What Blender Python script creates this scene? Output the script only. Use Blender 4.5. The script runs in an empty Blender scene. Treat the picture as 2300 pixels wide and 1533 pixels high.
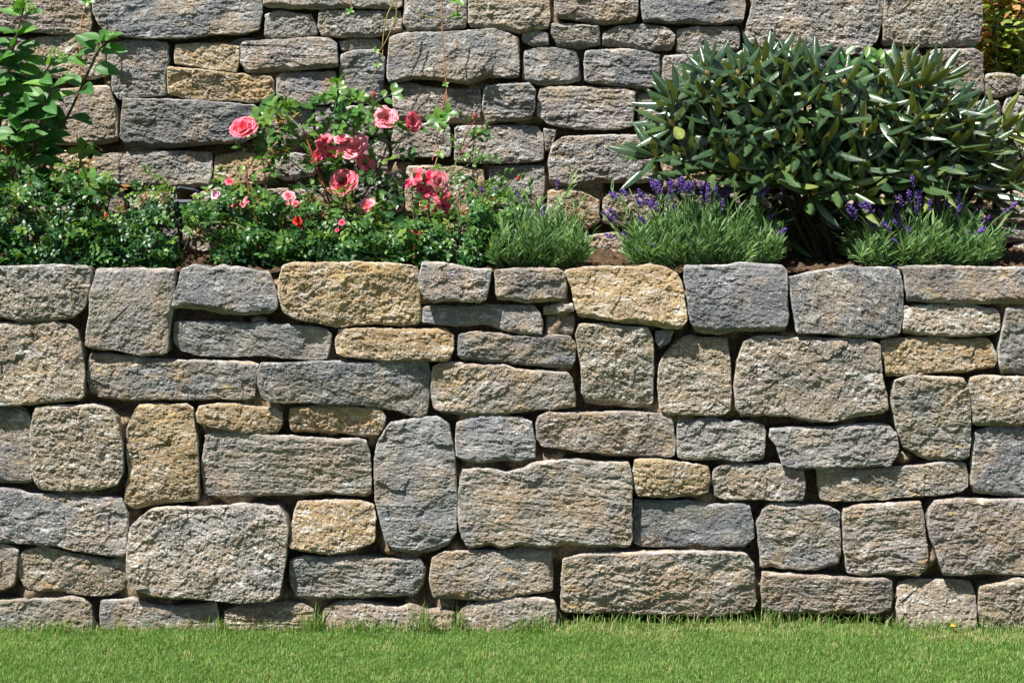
import bpy, math, random
import numpy as np
from mathutils import Vector, Matrix

# ---------------------------------------------------------------- camera, sky, sun, exposure
S = bpy.context.scene
COL = S.collection
PW, PH, FPX = 2300.0, 1533.0, 3500.0          # photograph size and focal length in its pixels
PITCH = math.radians(6.28)
CAM = np.array([0.0, -5.0, 1.5])
cd = bpy.data.cameras.new('camera')
cam = bpy.data.objects.new('camera', cd); COL.objects.link(cam)
cam.location = CAM; cam.rotation_euler = (math.pi/2 - PITCH, 0, 0)
cd.sensor_width = 36.0; cd.lens = 36.0*FPX/PW; cd.clip_start = 0.05; cd.clip_end = 500
S.camera = cam

SUN_DIR = np.array([0.41, 0.37, -1.0]); SUN_DIR /= np.linalg.norm(SUN_DIR)   # the way the light travels
w = bpy.data.worlds.new('World'); S.world = w; w.use_nodes = True
nt = w.node_tree; nt.nodes.clear()
sky = nt.nodes.new('ShaderNodeTexSky'); sky.sky_type = 'NISHITA'; sky.sun_disc = False
sky.sun_elevation = math.asin(-SUN_DIR[2]); sky.sun_rotation = math.atan2(-SUN_DIR[0], -SUN_DIR[1])
bg = nt.nodes.new('ShaderNodeBackground'); bg.inputs[1].default_value = 0.05
wo = nt.nodes.new('ShaderNodeOutputWorld')
nt.links.new(sky.outputs[0], bg.inputs[0]); nt.links.new(bg.outputs[0], wo.inputs[0])
sl = bpy.data.lights.new('sun', 'SUN'); sl.energy = 5.0; sl.angle = math.radians(0.53); sl.color = (1.0, 0.965, 0.915)
so = bpy.data.objects.new('sun', sl); COL.objects.link(so)
so.rotation_euler = Vector(SUN_DIR).to_track_quat('-Z', 'Y').to_euler(); so.location = (-3, -4, 8)
S.view_settings.view_transform = 'Standard'; S.view_settings.look = 'None'
S.view_settings.exposure = 1.0; S.view_settings.gamma = 1.0
S.render.engine = 'CYCLES'
S.cycles.max_bounces = 6; S.cycles.diffuse_bounces = 3; S.cycles.glossy_bounces = 2
S.cycles.transmission_bounces = 4; S.cycles.transparent_max_bounces = 4

# ---------------------------------------------------------------- helpers
rng = np.random.default_rng(7)
CP, SP = math.cos(PITCH), math.sin(PITCH)

def ray(px, py):
    """direction through a photo pixel"""
    a = (np.asarray(px, float) - PW/2)/FPX; b = (PH/2 - np.asarray(py, float))/FPX
    return np.stack([a, CP + b*SP, -SP + b*CP], -1)

def at_depth(px, py, Y):
    """point seen at a photo pixel, at world depth y = Y"""
    d = ray(px, py); t = (Y - CAM[1])/d[..., 1]
    return CAM + d*t[..., None]

def _hash(ix, iy, iz, seed):
    h = (ix*374761393 + iy*668265263 + iz*1440662683 + seed*974634777) & 0xffffffff
    h = ((h ^ (h >> 13))*1274126177) & 0xffffffff
    h = ((h ^ (h >> 16))*2246822519) & 0xffffffff
    return (h ^ (h >> 15)) & 0xffffffff

_G = np.random.default_rng(3).normal(size=(256, 3)); _G /= np.linalg.norm(_G, axis=1)[:, None]

def noise(p, seed=0):
    """gradient noise, about -1..1"""
    f0 = np.floor(p); i = f0.astype(np.int64); f = p - f0
    u = f*f*f*(f*(f*6 - 15) + 10)
    out = 0
    for dx in (0, 1):
        wx = u[:, 0] if dx else 1 - u[:, 0]
        for dy in (0, 1):
            wy = u[:, 1] if dy else 1 - u[:, 1]
            for dz in (0, 1):
                wz = u[:, 2] if dz else 1 - u[:, 2]
                g = _G[_hash(i[:, 0] + dx, i[:, 1] + dy, i[:, 2] + dz, seed) & 255]
                out = out + wx*wy*wz*(g[:, 0]*(f[:, 0] - dx) + g[:, 1]*(f[:, 1] - dy) + g[:, 2]*(f[:, 2] - dz))
    return out*1.6

def fbm(p, octaves=4, seed=0, gain=0.5, lac=2.03):
    a, s, out = 1.0, 0.0, 0.0
    for k in range(octaves):
        out = out + a*noise(p, seed + k*17); s += a; a *= gain; p = p*lac
    return out/s

def sstep(a, b, x):
    t = np.clip((x - a)/(b - a), 0, 1); return t*t*(3 - 2*t)

def mesh_obj(name, verts, faces, mat, parent=None, smooth=True, attrs=None, loc=None):
    """verts (N,3); faces an (M,3|4) array or a list of such arrays; attrs {name: per-vertex float}"""
    verts = np.asarray(verts, np.float32)
    fl = faces if isinstance(faces, list) else [faces]
    fl = [np.asarray(f, np.int32) for f in fl if len(f)]
    me = bpy.data.meshes.new(name)
    me.vertices.add(len(verts)); me.vertices.foreach_set('co', verts.ravel())
    tot = np.concatenate([np.full(len(f), f.shape[1], np.int32) for f in fl])
    idx = np.concatenate([f.ravel() for f in fl])
    me.loops.add(len(idx)); me.loops.foreach_set('vertex_index', idx)
    me.polygons.add(len(tot))
    me.polygons.foreach_set('loop_start', np.concatenate([[0], np.cumsum(tot)[:-1]]).astype(np.int32))
    me.polygons.foreach_set('use_smooth', np.full(len(tot), smooth, bool))
    for k, v in (attrs or {}).items():
        a = me.attributes.new(k, 'FLOAT', 'POINT'); a.data.foreach_set('value', np.asarray(v, np.float32))
    me.update(calc_edges=True); me.validate()
    me.materials.append(mat)
    o = bpy.data.objects.new(name, me); COL.objects.link(o)
    if parent is not None: o.parent = parent
    if loc is not None: o.location = loc
    return o

def tag(o, label=None, cat=None, group=None, kind=None):
    if label: o['label'] = label
    if cat: o['category'] = cat
    if group: o['group'] = group
    if kind: o['kind'] = kind
    return o

def empty(name, loc, label, cat, group=None):
    o = bpy.data.objects.new(name, None); COL.objects.link(o); o.location = loc
    o.empty_display_size = 0.05
    return tag(o, label, cat, group)

def scatter(base_v, base_f, mats):
    """copies of a small base mesh: mats (N,4,4) -> verts, faces"""
    base_v = np.asarray(base_v, float); base_f = np.asarray(base_f)
    N, n = len(mats), len(base_v)
    v = np.einsum('nij,kj->nki', mats[:, :3, :3], base_v) + mats[:, None, :3, 3]
    f = base_f[None] + (np.arange(N)*n)[:, None, None]
    return v.reshape(-1, 3), f.reshape(-1, base_f.shape[1])

def frames(pos, fwd, up, scale):
    """(N,4,4): local +x along fwd, local +z as near up as it can be"""
    pos, fwd, up = np.asarray(pos, float), np.asarray(fwd, float), np.asarray(up, float)
    x = fwd/np.linalg.norm(fwd, axis=1)[:, None]
    y = np.cross(up, x); y /= np.maximum(np.linalg.norm(y, axis=1), 1e-6)[:, None]
    z = np.cross(x, y)
    M = np.zeros((len(pos), 4, 4)); s = np.asarray(scale, float).reshape(-1, 1)
    M[:, :3, 0] = x*s; M[:, :3, 1] = y*s; M[:, :3, 2] = z*s; M[:, :3, 3] = pos; M[:, 3, 3] = 1
    return M

def tube(pts, radii, n=6):
    """tapered tube along pts -> verts, quads"""
    pts = np.asarray(pts, float); m = len(pts); radii = np.broadcast_to(np.asarray(radii, float), (m,))
    t = np.gradient(pts, axis=0); t /= np.maximum(np.linalg.norm(t, axis=1), 1e-9)[:, None]
    ref = np.where(np.abs(t[:, [2]]) < 0.9, np.array([[0, 0, 1.0]]), np.array([[1.0, 0, 0]]))
    ref = np.broadcast_to(ref[0], t.shape)
    a = np.cross(t, ref); a /= np.maximum(np.linalg.norm(a, axis=1), 1e-6)[:, None]; b = np.cross(t, a)
    th = np.arange(n)*2*math.pi/n
    v = pts[:, None] + radii[:, None, None]*(np.cos(th)[None, :, None]*a[:, None] + np.sin(th)[None, :, None]*b[:, None])
    i, j = np.meshgrid(np.arange(m - 1), np.arange(n), indexing='ij'); j2 = (j + 1) % n
    f = np.stack([i*n + j, i*n + j2, (i + 1)*n + j2, (i + 1)*n + j], -1).reshape(-1, 4)
    return v.reshape(-1, 3), f

class Bag:
    """gathers verts, quads and a tint for ONE mesh"""
    def __init__(s): s.v, s.f, s.t, s.n = [], [], [], 0
    def add(s, v, f, tint=0.5):
        v = np.asarray(v); s.v.append(v); s.f.append(np.asarray(f) + s.n); s.n += len(v)
        s.t.append(np.broadcast_to(np.asarray(tint, float), (len(v),)))
    def build(s, name, mat, parent=None, smooth=True, loc=None):
        v = np.concatenate(s.v); base = 0 if loc is None else np.asarray(loc)
        q = [f for f in s.f if f.shape[1] == 4]; t = [f for f in s.f if f.shape[1] == 3]
        fl = ([np.concatenate(q)] if q else []) + ([np.concatenate(t)] if t else [])
        return mesh_obj(name, v - base, fl, mat, parent, smooth, {'tint': np.concatenate(s.t)}, loc)

def spline(P, n):
    P = np.asarray(P, float); m = len(P)
    Q = np.vstack([2*P[0] - P[1], P, 2*P[-1] - P[-2]])
    u = np.linspace(0, m - 1 - 1e-9, n); i = u.astype(int); f = (u - i)[:, None]
    a, b, c, d = Q[i], Q[i + 1], Q[i + 2], Q[i + 3]
    return 0.5*((2*b) + (c - a)*f + (2*a - 5*b + 4*c - d)*f**2 + (3*b - a - 3*c + d)*f**3)

# ---------------------------------------------------------------- materials
class NT:
    def __init__(s, name):
        s.m = bpy.data.materials.new(name); s.m.use_nodes = True; s.t = s.m.node_tree; s.t.nodes.clear()
        s.out = s.t.nodes.new('ShaderNodeOutputMaterial')
    def n(s, typ, **kw):
        x = s.t.nodes.new(typ)
        for k, v in kw.items():
            if isinstance(k, str) and hasattr(x, k): setattr(x, k, v)
        return x
    def l(s, a, b): s.t.links.new(a, b)
    def noise(s, vec, scale, detail=5, rough=0.55, dist=0.0):
        x = s.n('ShaderNodeTexNoise'); x.inputs['Scale'].default_value = scale; x.inputs['Detail'].default_value = detail
        x.inputs['Roughness'].default_value = rough; x.inputs['Distortion'].default_value = dist
        s.l(vec, x.inputs['Vector']); return x.outputs['Fac']
    def ramp(s, fac, stops):
        x = s.n('ShaderNodeValToRGB'); e = x.color_ramp.elements
        while len(e) < len(stops): e.new(0.5)
        for k, (p, c) in enumerate(stops):
            e[k].position = p; e[k].color = c if len(c) == 4 else (*c, 1)
        s.l(fac, x.inputs[0]); return x.outputs[0]
    def step(s, fac, a, b):
        x = s.n('ShaderNodeMapRange'); x.interpolation_type = 'SMOOTHSTEP'
        x.inputs[1].default_value = a; x.inputs[2].default_value = b; s.l(fac, x.inputs[0]); return x.outputs[0]
    def math(s, op, a, b):
        x = s.n('ShaderNodeMath'); x.operation = op
        for k, v in ((0, a), (1, b)):
            if isinstance(v, (int, float)): x.inputs[k].default_value = v
            else: s.l(v, x.inputs[k])
        return x.outputs[0]
    def mix(s, fac, a, b, blend='MIX'):
        x = s.n('ShaderNodeMix'); x.data_type = 'RGBA'; x.blend_type = blend
        for k, v in ((0, fac), (6, a), (7, b)):
            if isinstance(v, (int, float)): x.inputs[k].default_value = v
            elif isinstance(v, tuple): x.inputs[k].default_value = v if len(v) == 4 else (*v, 1)
            else: s.l(v, x.inputs[k])
        return x.outputs[2]
    def attr(s, name, typ='GEOMETRY'):
        x = s.n('ShaderNodeAttribute'); x.attribute_type = typ; x.attribute_name = name; return x
    def bump(s, h, strength, dist):
        x = s.n('ShaderNodeBump'); x.inputs['Strength'].default_value = strength; x.inputs['Distance'].default_value = dist
        s.l(h, x.inputs['Height']); return x.outputs[0]
    def bsdf(s, col, rough=0.8, spec=0.3, normal=None):
        x = s.n('ShaderNodeBsdfPrincipled')
        if isinstance(col, tuple): x.inputs['Base Color'].default_value = (*col, 1)
        else: s.l(col, x.inputs['Base Color'])
        if isinstance(rough, (int, float)): x.inputs['Roughness'].default_value = rough
        else: s.l(rough, x.inputs['Roughness'])
        x.inputs['Specular IOR Level'].default_value = spec
        if normal is not None: s.l(normal, x.inputs['Normal'])
        return x
    def done(s, sh): s.l(sh, s.out.inputs[0]); return s.m

def stone_material():
    k = NT('stone'); tc = k.n('ShaderNodeTexCoord'); oi = k.n('ShaderNodeObjectInfo')
    off = k.n('ShaderNodeVectorMath'); off.operation = 'MULTIPLY_ADD'
    sc = k.n('ShaderNodeCombineXYZ'); k.l(oi.outputs['Random'], sc.inputs[0]); k.l(oi.outputs['Random'], sc.inputs[1])
    off.inputs[1].default_value = (37.0, 91.0, 13.0); k.l(sc.outputs[0], off.inputs[0]); k.l(tc.outputs['Object'], off.inputs[2])
    P = off.outputs[0]
    gp = k.n('ShaderNodeNewGeometry').outputs['Position']; alt = k.attr('alt', 'OBJECT').outputs['Color']; worn = k.attr('worn').outputs['Fac']
    st = k.n('ShaderNodeMapping'); st.inputs['Scale'].default_value = (0.55, 1.0, 1.5); k.l(P, st.inputs['Vector']); Q = st.outputs[0]
    stain = k.attr('stain', 'OBJECT').outputs['Fac']; fleck = k.attr('fleck', 'OBJECT').outputs['Fac']
    base = oi.outputs['Color']
    tone = k.noise(Q, 9, 8, 0.62)
    base = k.mix(k.step(k.noise(Q, 5.5, 7, 0.62, 0.5), 0.44, 0.60), base, alt)
    c = k.mix(1.0, base, k.ramp(tone, [(0.28, (0.55, 0.55, 0.57)), (0.5, (1.0, 1.0, 1.0)), (0.72, (1.4, 1.37, 1.3))]), 'MULTIPLY')
    # brown weathering in broad patches
    br = k.math('MULTIPLY', k.step(k.noise(P, 7, 6, 0.6, 0.4), 0.46, 0.66), k.math('MULTIPLY_ADD', stain, 0.42))
    br.node.inputs[2].default_value = 0.06
    c = k.mix(br, c, (0.27, 0.195, 0.12))
    # ochre iron stains in streaks along the bed
    oc = k.math('MULTIPLY', k.step(k.noise(Q, 15, 9, 0.68, 0.3), 0.54, 0.68), stain)
    c = k.mix(oc, c, (0.42, 0.27, 0.085))
    # pale calcite and lichen: webs gathered in loose patches, specks, worn arrises
    area = k.step(k.noise(P, 6.5, 4, 0.6, 0.6), 0.32, 0.58)
    wl = k.math('MULTIPLY', k.step(k.noise(Q, 30, 12, 0.80, 0.5), 0.49, 0.64), k.math('MULTIPLY', area, fleck))
    c = k.mix(wl, c, (0.62, 0.60, 0.57))
    wf = k.math('MULTIPLY', k.step(k.noise(P, 150, 5, 0.78), 0.54, 0.64), fleck)
    c = k.mix(wf, c, (0.64, 0.63, 0.60))
    dk = k.step(k.noise(P, 85, 8, 0.76), 0.56, 0.70)
    c = k.mix(k.math('MULTIPLY', dk, 0.65), c, (0.07, 0.064, 0.058))
    c = k.mix(k.math('MULTIPLY', k.step(k.math('MULTIPLY', worn, k.noise(P, 70, 6, 0.7)), 0.12, 0.5), 0.75), c, (0.56, 0.535, 0.48))
    # moss cushions here and there, earth splashed up from the lawn
    mo = k.math('MULTIPLY', k.step(k.noise(P, 10, 6, 0.62, 0.3), 0.685, 0.72), k.step(k.noise(P, 160, 4), 0.36, 0.5))
    c = k.mix(k.math('MULTIPLY', mo, 0.8), c, (0.055, 0.062, 0.016))
    sz = k.n('ShaderNodeSeparateXYZ'); k.l(gp, sz.inputs[0])
    spl = k.math('MULTIPLY', k.step(sz.outputs[2], 0.24, 0.0), k.step(k.noise(gp, 26, 8, 0.72), 0.42, 0.62))
    c = k.mix(k.math('MULTIPLY', spl, 0.6), c, (0.17, 0.12, 0.072))
    h = k.math('ADD', k.noise(Q, 120, 8, 0.72), k.math('MULTIPLY', k.noise(P, 420, 4, 0.7), 0.35))
    return k.done(k.bsdf(c, 0.82, 0.25, k.bump(h, 0.9, 0.0045)).outputs[0])

def soil_material(name, c1, c2, c3, scale=40):
    k = NT(name); g = k.n('ShaderNodeNewGeometry').outputs['Position']
    c = k.ramp(k.noise(g, scale, 8, 0.7), [(0.36, c1), (0.5, c2), (0.66, c3)])
    return k.done(k.bsdf(c, 0.95, 0.1, k.bump(k.noise(g, scale*4, 8, 0.75), 1.0, 0.008)).outputs[0])

def leaf_material(name, stops, rough=0.4, spec=0.5, trans=0.25, back=None, bump=0.0, tcol=None):
    """stops: colour by the per-leaf tint; back: colour of the underside"""
    k = NT(name); t = k.attr('tint').outputs['Fac']
    g = k.n('ShaderNodeNewGeometry')
    c = k.ramp(t, stops)
    c = k.mix(1.0, c, k.ramp(k.noise(g.outputs['Position'], 45, 3), [(0.3, (0.8, 0.8, 0.8)), (0.7, (1.2, 1.2, 1.2))]), 'MULTIPLY')
    if back: c = k.mix(g.outputs['Backfacing'], c, back)
    nrm = k.bump(k.noise(g.outputs['Position'], 260, 2), bump, 0.002) if bump else None
    b = k.bsdf(c, rough, spec, nrm)
    if not trans: return k.done(b.outputs[0])
    tr = k.n('ShaderNodeBsdfTranslucent')
    k.l(k.mix(1.0, c, tcol or (1.5, 1.6, 0.6), 'MULTIPLY'), tr.inputs[0])
    m = k.n('ShaderNodeMixShader'); m.inputs[0].default_value = trans
    k.l(b.outputs[0], m.inputs[1]); k.l(tr.outputs[0], m.inputs[2])
    return k.done(m.outputs[0])

def plain_material(name, col, rough=0.6, spec=0.3, var=0.25, scale=60):
    k = NT(name); g = k.n('ShaderNodeNewGeometry').outputs['Position']
    c = k.mix(1.0, (*col, 1), k.ramp(k.noise(g, scale, 5), [(0.3, (1 - var,)*3), (0.7, (1 + var,)*3)]), 'MULTIPLY')
    return k.done(k.bsdf(c, rough, spec).outputs[0])

M_STONE = stone_material()
M_FILL = soil_material('backfill_earth', (0.10, 0.072, 0.046), (0.30, 0.22, 0.145), (0.48, 0.37, 0.25), 90)
M_SOIL = soil_material('garden_soil', (0.035, 0.022, 0.013), (0.085, 0.054, 0.032), (0.17, 0.115, 0.07), 30)
M_LAWN = soil_material('lawn_ground', (0.05, 0.075, 0.02), (0.10, 0.14, 0.04), (0.17, 0.19, 0.07), 60)
# ---------------------------------------------------------------- the two dry stone walls
class WallPlane:
    """a wall face that leans back a little; maps photo pixels to (u along, v up) on it"""
    def __init__(s, Y, z0, lean):
        s.o = np.array([0, Y, z0]); s.b = math.radians(lean)
        s.u = np.array([1.0, 0, 0]); s.v = np.array([0, math.sin(s.b), math.cos(s.b)]); s.n = np.array([0, -math.cos(s.b), math.sin(s.b)])
    def uv(s, px, py):
        d = ray(px, py); t = ((s.o - CAM) @ s.n)/(d @ s.n)
        p = CAM + d*t[..., None] - s.o
        return np.stack([p @ s.u, p @ s.v], -1)
    def world(s, u, v, h):
        return s.o + u[..., None]*s.u + v[..., None]*s.v + h[..., None]*s.n

def resample(P, n):
    d = np.concatenate([[0], np.cumsum(np.linalg.norm(np.diff(P, axis=0), axis=1))])
    t = np.linspace(0, d[-1], n)
    return np.stack([np.interp(t, d, P[:, 0]), np.interp(t, d, P[:, 1])], -1)

def worley(x, y, seed):
    """2-D cells: for each point its nearest cell's centre offset and two random numbers"""
    ix, iy = np.floor(x).astype(np.int64), np.floor(y).astype(np.int64)
    best = np.full(x.shape, 9.0); sec = best.copy(); DX = x*0; DY = x*0; A = x*0; B = x*0; Cc = x*0
    for i in (-1, 0, 1):
        for j in (-1, 0, 1):
            h = _hash(ix + i, iy + j, ix*0, seed)
            jx = (h & 1023)/1023.0; jy = ((h >> 10) & 1023)/1023.0
            dx, dy = x - (ix + i + jx), y - (iy + j + jy); d = dx*dx + dy*dy
            m = d < best; sec = np.where(m, best, np.minimum(sec, d)); best = np.where(m, d, best)
            h2 = _hash(ix + i, iy + j, ix*0 + 5, seed + 3)
            DX = np.where(m, dx, DX); DY = np.where(m, dy, DY)
            A = np.where(m, (h2 & 255)/127.5 - 1, A); B = np.where(m, ((h2 >> 8) & 255)/127.5 - 1, B); Cc = np.where(m, ((h2 >> 16) & 255)/127.5 - 1, Cc)
    return DX, DY, A, B, Cc, np.sqrt(sec) - np.sqrt(best)

def facets(x, y, f, seed):
    """broken rock: every cell a little plane of its own slope, with ledges where they meet"""
    DX, DY, A, B, Cc, e = worley(x*f, y*f, seed)
    return 0.45*Cc + 0.75*(A*DX + B*DY)

def smooth_closed(P, it=1):
    """corner cutting, so that traced corners round off"""
    for _ in range(it):
        Q = np.roll(P, -1, 0); P = np.stack([0.92*P + 0.08*Q, 0.08*P + 0.92*Q], 1).reshape(-1, 2)
    return P

KINDS = {   # base colour, ochre stain, pale flecks, rough (pitted) surface amount, bedding
    'blue':  ((0.140, 0.142, 0.147), 0.10, 0.55, 0.30, 1.0),
    'grey':  ((0.178, 0.165, 0.153), 0.25, 0.70, 0.55, 0.8),
    'brown': ((0.160, 0.136, 0.120), 0.45, 0.65, 0.65, 0.7),
    'beige': ((0.208, 0.176, 0.138), 0.35, 0.90, 1.00, 0.4),
    'ochre': ((0.270, 0.185, 0.088), 0.75, 0.80, 1.00, 0.3),
    'mixed': ((0.180, 0.160, 0.142), 0.75, 0.65, 0.65, 0.9),
}
ALT = {'blue': ((0.155, 0.153, 0.150), (0.11, 0.115, 0.125)), 'grey': ((0.192, 0.170, 0.138), (0.12, 0.122, 0.128)), 'brown': ((0.14, 0.14, 0.15), (0.205, 0.155, 0.105)), 'beige': ((0.235, 0.185, 0.118), (0.15, 0.14, 0.13)),
       'ochre': ((0.255, 0.188, 0.102), (0.25, 0.155, 0.075)), 'mixed': ((0.215, 0.172, 0.120), (0.13, 0.132, 0.14))}
CELL = 0.0033
GROW = 0.0022

def stone(wall, plane, poly, kind, proud=0.0, tilt=(0, 0), seed=0, depth=0.22, label=None, deep_beds=False):
    uv = plane.uv(np.array([p[0] for p in poly], float), np.array([p[1] for p in poly], float))
    d = np.roll(uv, -1, 0) - np.roll(uv, 1, 0); nn = np.stack([-d[:, 1], d[:, 0]], -1); nn /= np.linalg.norm(nn, axis=1)[:, None]
    uv = uv + nn*GROW
    lo, hi = uv.min(0), uv.max(0)
    # corners: the outline points farthest towards the four diagonals
    nrm = (uv - (lo + hi)/2)/((hi - lo)/2)
    uv = smooth_closed(uv); nrm = (uv - (lo + hi)/2)/((hi - lo)/2)
    c = [int(np.argmax(nrm @ np.array(d))) for d in ((-1, 1), (1, 1), (1, -1), (-1, -1))]   # TL TR BR BL, clockwise
    def side(a, b):
        ids = [a]
        while ids[-1] != b: ids.append((ids[-1] + 1) % len(uv))
        return uv[ids]
    top, right, bottom, left = side(c[0], c[1]), side(c[1], c[2]), side(c[2], c[3]), side(c[3], c[0])
    W = float(hi[0] - lo[0]); H = float(hi[1] - lo[1])
    vis_cell = CELL
    nu = max(10, int(W/vis_cell)); nv = max(8, int(H/vis_cell))
    T = resample(top, nu); R = resample(right, nv); B = resample(bottom, nu)[::-1]; L = resample(left, nv)[::-1]
    s = np.linspace(0, 1, nu)[None, :, None]; t = np.linspace(0, 1, nv)[:, None, None]   # t: 0 top .. 1 bottom
    G = ((1 - t)*T[None] + t*B[None] + (1 - s)*L[:, None] + s*R[:, None]
         - ((1 - s)*(1 - t)*T[0] + s*(1 - t)*T[-1] + (1 - s)*t*B[0] + s*t*B[-1]))
    col, stn, flk, pit, bed = KINDS[kind]
    r = np.random.default_rng(1000 + seed)
    ox = r.uniform(-50, 50, 3)
    ctr = (lo + hi)/2
    X = (G[..., 0] - ctr[0]).ravel(); Z = (G[..., 1] - ctr[1]).ravel()
    p = np.stack([X, np.zeros_like(X), Z], -1)
    ang = r.normal(0, 0.12) if r.random() < 0.8 else r.uniform(-0.9, 0.9)    # bedding direction
    ca, sa = math.cos(ang), math.sin(ang)
    pb = np.stack([(X*ca - Z*sa)*(1 - 0.30*bed), np.zeros_like(X), (X*sa + Z*ca)*(1 + 0.35*bed)], -1)
    # in-plane jaggedness
    jx = 0.0050*fbm(p*24 + ox, 5, 5, 0.66); jz = 0.0060*fbm(p*24 + ox, 5, 6, 0.66)
    # distance to the edge
    sg = np.broadcast_to(s[..., 0], (nv, nu)).ravel(); tg = np.broadcast_to(t[..., 0], (nv, nu)).ravel()
    dl, dr_, dt, db = sg*W, (1 - sg)*W, tg*H, (1 - tg)*H
    # relief
    warp = 0.03*np.stack([fbm(p*9 + ox, 2, 21), 0*X, fbm(p*9 + ox, 2, 22)], -1)
    low = fbm(p*5.5 + ox, 2, 1)
    q = fbm((pb + warp)*11 + ox, 4, 2, 0.5)*4.2 + low*1.5
    fl = np.floor(q); fr = q - fl
    terr = (fl + sstep(0.55, 0.95, fr))/4.2
    rid = 1 - np.abs(fbm((pb + warp)*19 + ox, 5, 3, 0.58))*2.2
    med = fbm((p + warp*0.5)*24 + ox, 5, 8, 0.60)
    fine = fbm(p*85 + ox, 4, 4, 0.68)
    micro = np.abs(fbm(p*150 + ox, 3, 14, 0.7))
    wx, wz = pb[:, 0] + 0.5*warp[:, 0] + 0.006*fine + ox[0], pb[:, 2] + 0.5*warp[:, 2] + 0.006*med + ox[1]
    f1 = facets(wx, wz, 15, 50); f2 = facets(wx, wz, 42, 51); f3 = facets(wx, wz, 110, 52)
    chip = np.minimum(0, fbm(p*13 + ox, 3, 12) + 0.12)          # scooped flakes
    pits = -np.clip(fbm(p*48 + ox, 3, 9) - 0.12, 0, 1)
    lo_r = 0.15 + 0.40*pit                                      # split faces are smooth in places, crumbled in others
    rf = r.uniform(0.55, 1.1)*(lo_r + (1.15 - lo_r)*sstep(-0.22, 0.30, fbm(p*5.0 + ox, 3, 77)))
    lay = r.random(); lay = 0.0075*(lay - 0.55)*2 if lay > 0.55 else 0.0
    if deep_beds: lay = 0.020
    bedl = fbm(np.stack([pb[:, 0]*6, 0*X, (pb[:, 2] + 0.25*warp[:, 2])*48], -1) + ox, 4, 15, 0.55) if lay else 0.0
    h = (lay*bedl + 0.012*low + r.uniform(0.001, 0.006)*terr + (0.004*rid + 0.0060*med*(0.5 + 0.5*pit) + 0.0042*f2 - 0.004*micro)*rf + 0.0040*fine*(0.6 + 0.6*pit)*(0.5 + 0.5*rf) + r.uniform(0.006, 0.016)*chip + 0.016*pits*pit
         + r.uniform(0.002, 0.0075)*f1 + 0.0019*f3)
    # pitched face: full in the middle, falling to broken, uneven edges
    Rr = np.clip(0.009 + 0.012*fbm(p*12 + ox, 4, 31), 0.003, 0.026)
    def drop(d, R): return R*(1 - np.sqrt(np.clip(1 - (1 - np.clip(d/R, 0, 1))**2, 0, 1)))
    dmin = np.minimum(np.minimum(dl, dr_), np.minimum(dt, db))
    ch = np.clip(r.uniform(0.004, 0.020) + 0.022*fbm(np.stack([X, 0*X, 0*X], -1)*11 + ox, 3, 33), 0.002, 0.04)   # broken-back lower arris
    under = np.clip(ch + 0.006*med - db, 0, None)*r.uniform(0.9, 1.6)
    cs = np.clip(0.030*fbm(np.stack([0*Z, 0*Z, Z], -1)*9 + ox, 3, 34), 0.0, 0.03)
    under = np.maximum(under, np.clip(cs - (dl if r.random() < 0.5 else dr_), 0, None)*1.0)
    tw = np.clip(0.010 + 0.012*fbm(np.stack([X, 0*X, 0*X], -1)*16 + ox, 4, 35, 0.6), 0.002, 0.02)
    edge = np.maximum(np.maximum(drop(dl, Rr*0.55), drop(dr_, Rr*0.55)), np.maximum(np.clip(tw - dt, 0, None)*1.1, drop(db, Rr*0.5))) + under
    bulge = 0.003*(1 - (2*sg - 1)**4)*(1 - (2*tg - 1)**4)
    h = h*(0.55 + 0.45*sstep(0, 0.02, dmin)) + bulge - edge
    h = h + proud + tilt[0]*X + tilt[1]*Z - 0.012
    gu, gv = G[..., 0].ravel() + jx, G[..., 1].ravel() + jz
    worn = sstep(0.011, 0.001, dmin - 0.006*fbm(p*40 + ox, 3, 44))*(0.6 + 0.4*fbm(p*14 + ox, 2, 45))
    V = plane.world(gu, gv, h)
    idx = np.arange(nu*nv).reshape(nv, nu)
    F = np.stack([idx[:-1, :-1], idx[1:, :-1], idx[1:, 1:], idx[:-1, 1:]], -1).reshape(-1, 4)
    # sides run back into the bank
    loop = np.concatenate([idx[0, :-1], idx[:-1, -1], idx[-1, :0:-1], idx[:0:-1, 0]])
    n = len(loop); rings = []; base = nu*nv; prev = loop
    bu, bv, bh = gu[loop], gv[loop], h[loop]
    FS = []
    for k, dd in enumerate((0.006, 0.014, 0.026, 0.042, 0.065, 0.10, 0.15, depth)):
        m = min(dd, 0.06)
        shrink = 1 - (0.05*m/0.06 + 0.03*dd)*min(1.0, 0.12/min(W, H)*0.8)
        ru = ctr[0] + (bu - ctr[0])*shrink; rv = ctr[1] + (bv - ctr[1])*shrink
        pp = np.stack([bu, np.full(n, dd), bv], -1)
        a = 0.006*sstep(0, 0.03, dd)
        ru = ru + a*(fbm(pp*22 + ox, 4, 41) - 0.35*np.sign(bu - ctr[0])); rv = rv + a*(fbm(pp*22 + ox, 4, 42) - 0.35*np.sign(bv - ctr[1]))
        rh = bh*(1 - sstep(0, 0.12, dd)) + (proud - 0.02)*sstep(0, 0.12, dd) - dd
        rings.append(plane.world(ru, rv, rh))
        cur = base + k*n + np.arange(n); nx = np.roll(cur, -1); pn = np.roll(prev, -1)
        FS.append(np.stack([prev, pn, nx, cur], -1)); prev = cur
    V = np.concatenate([V] + rings + [plane.world(ctr[:1], ctr[1:], np.array([proud - depth]))])
    cap = np.stack([prev, np.roll(prev, -1), np.full(n, len(V) - 1)], -1)
    org = plane.world(ctr[:1], ctr[1:], np.zeros(1))[0]
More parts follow.
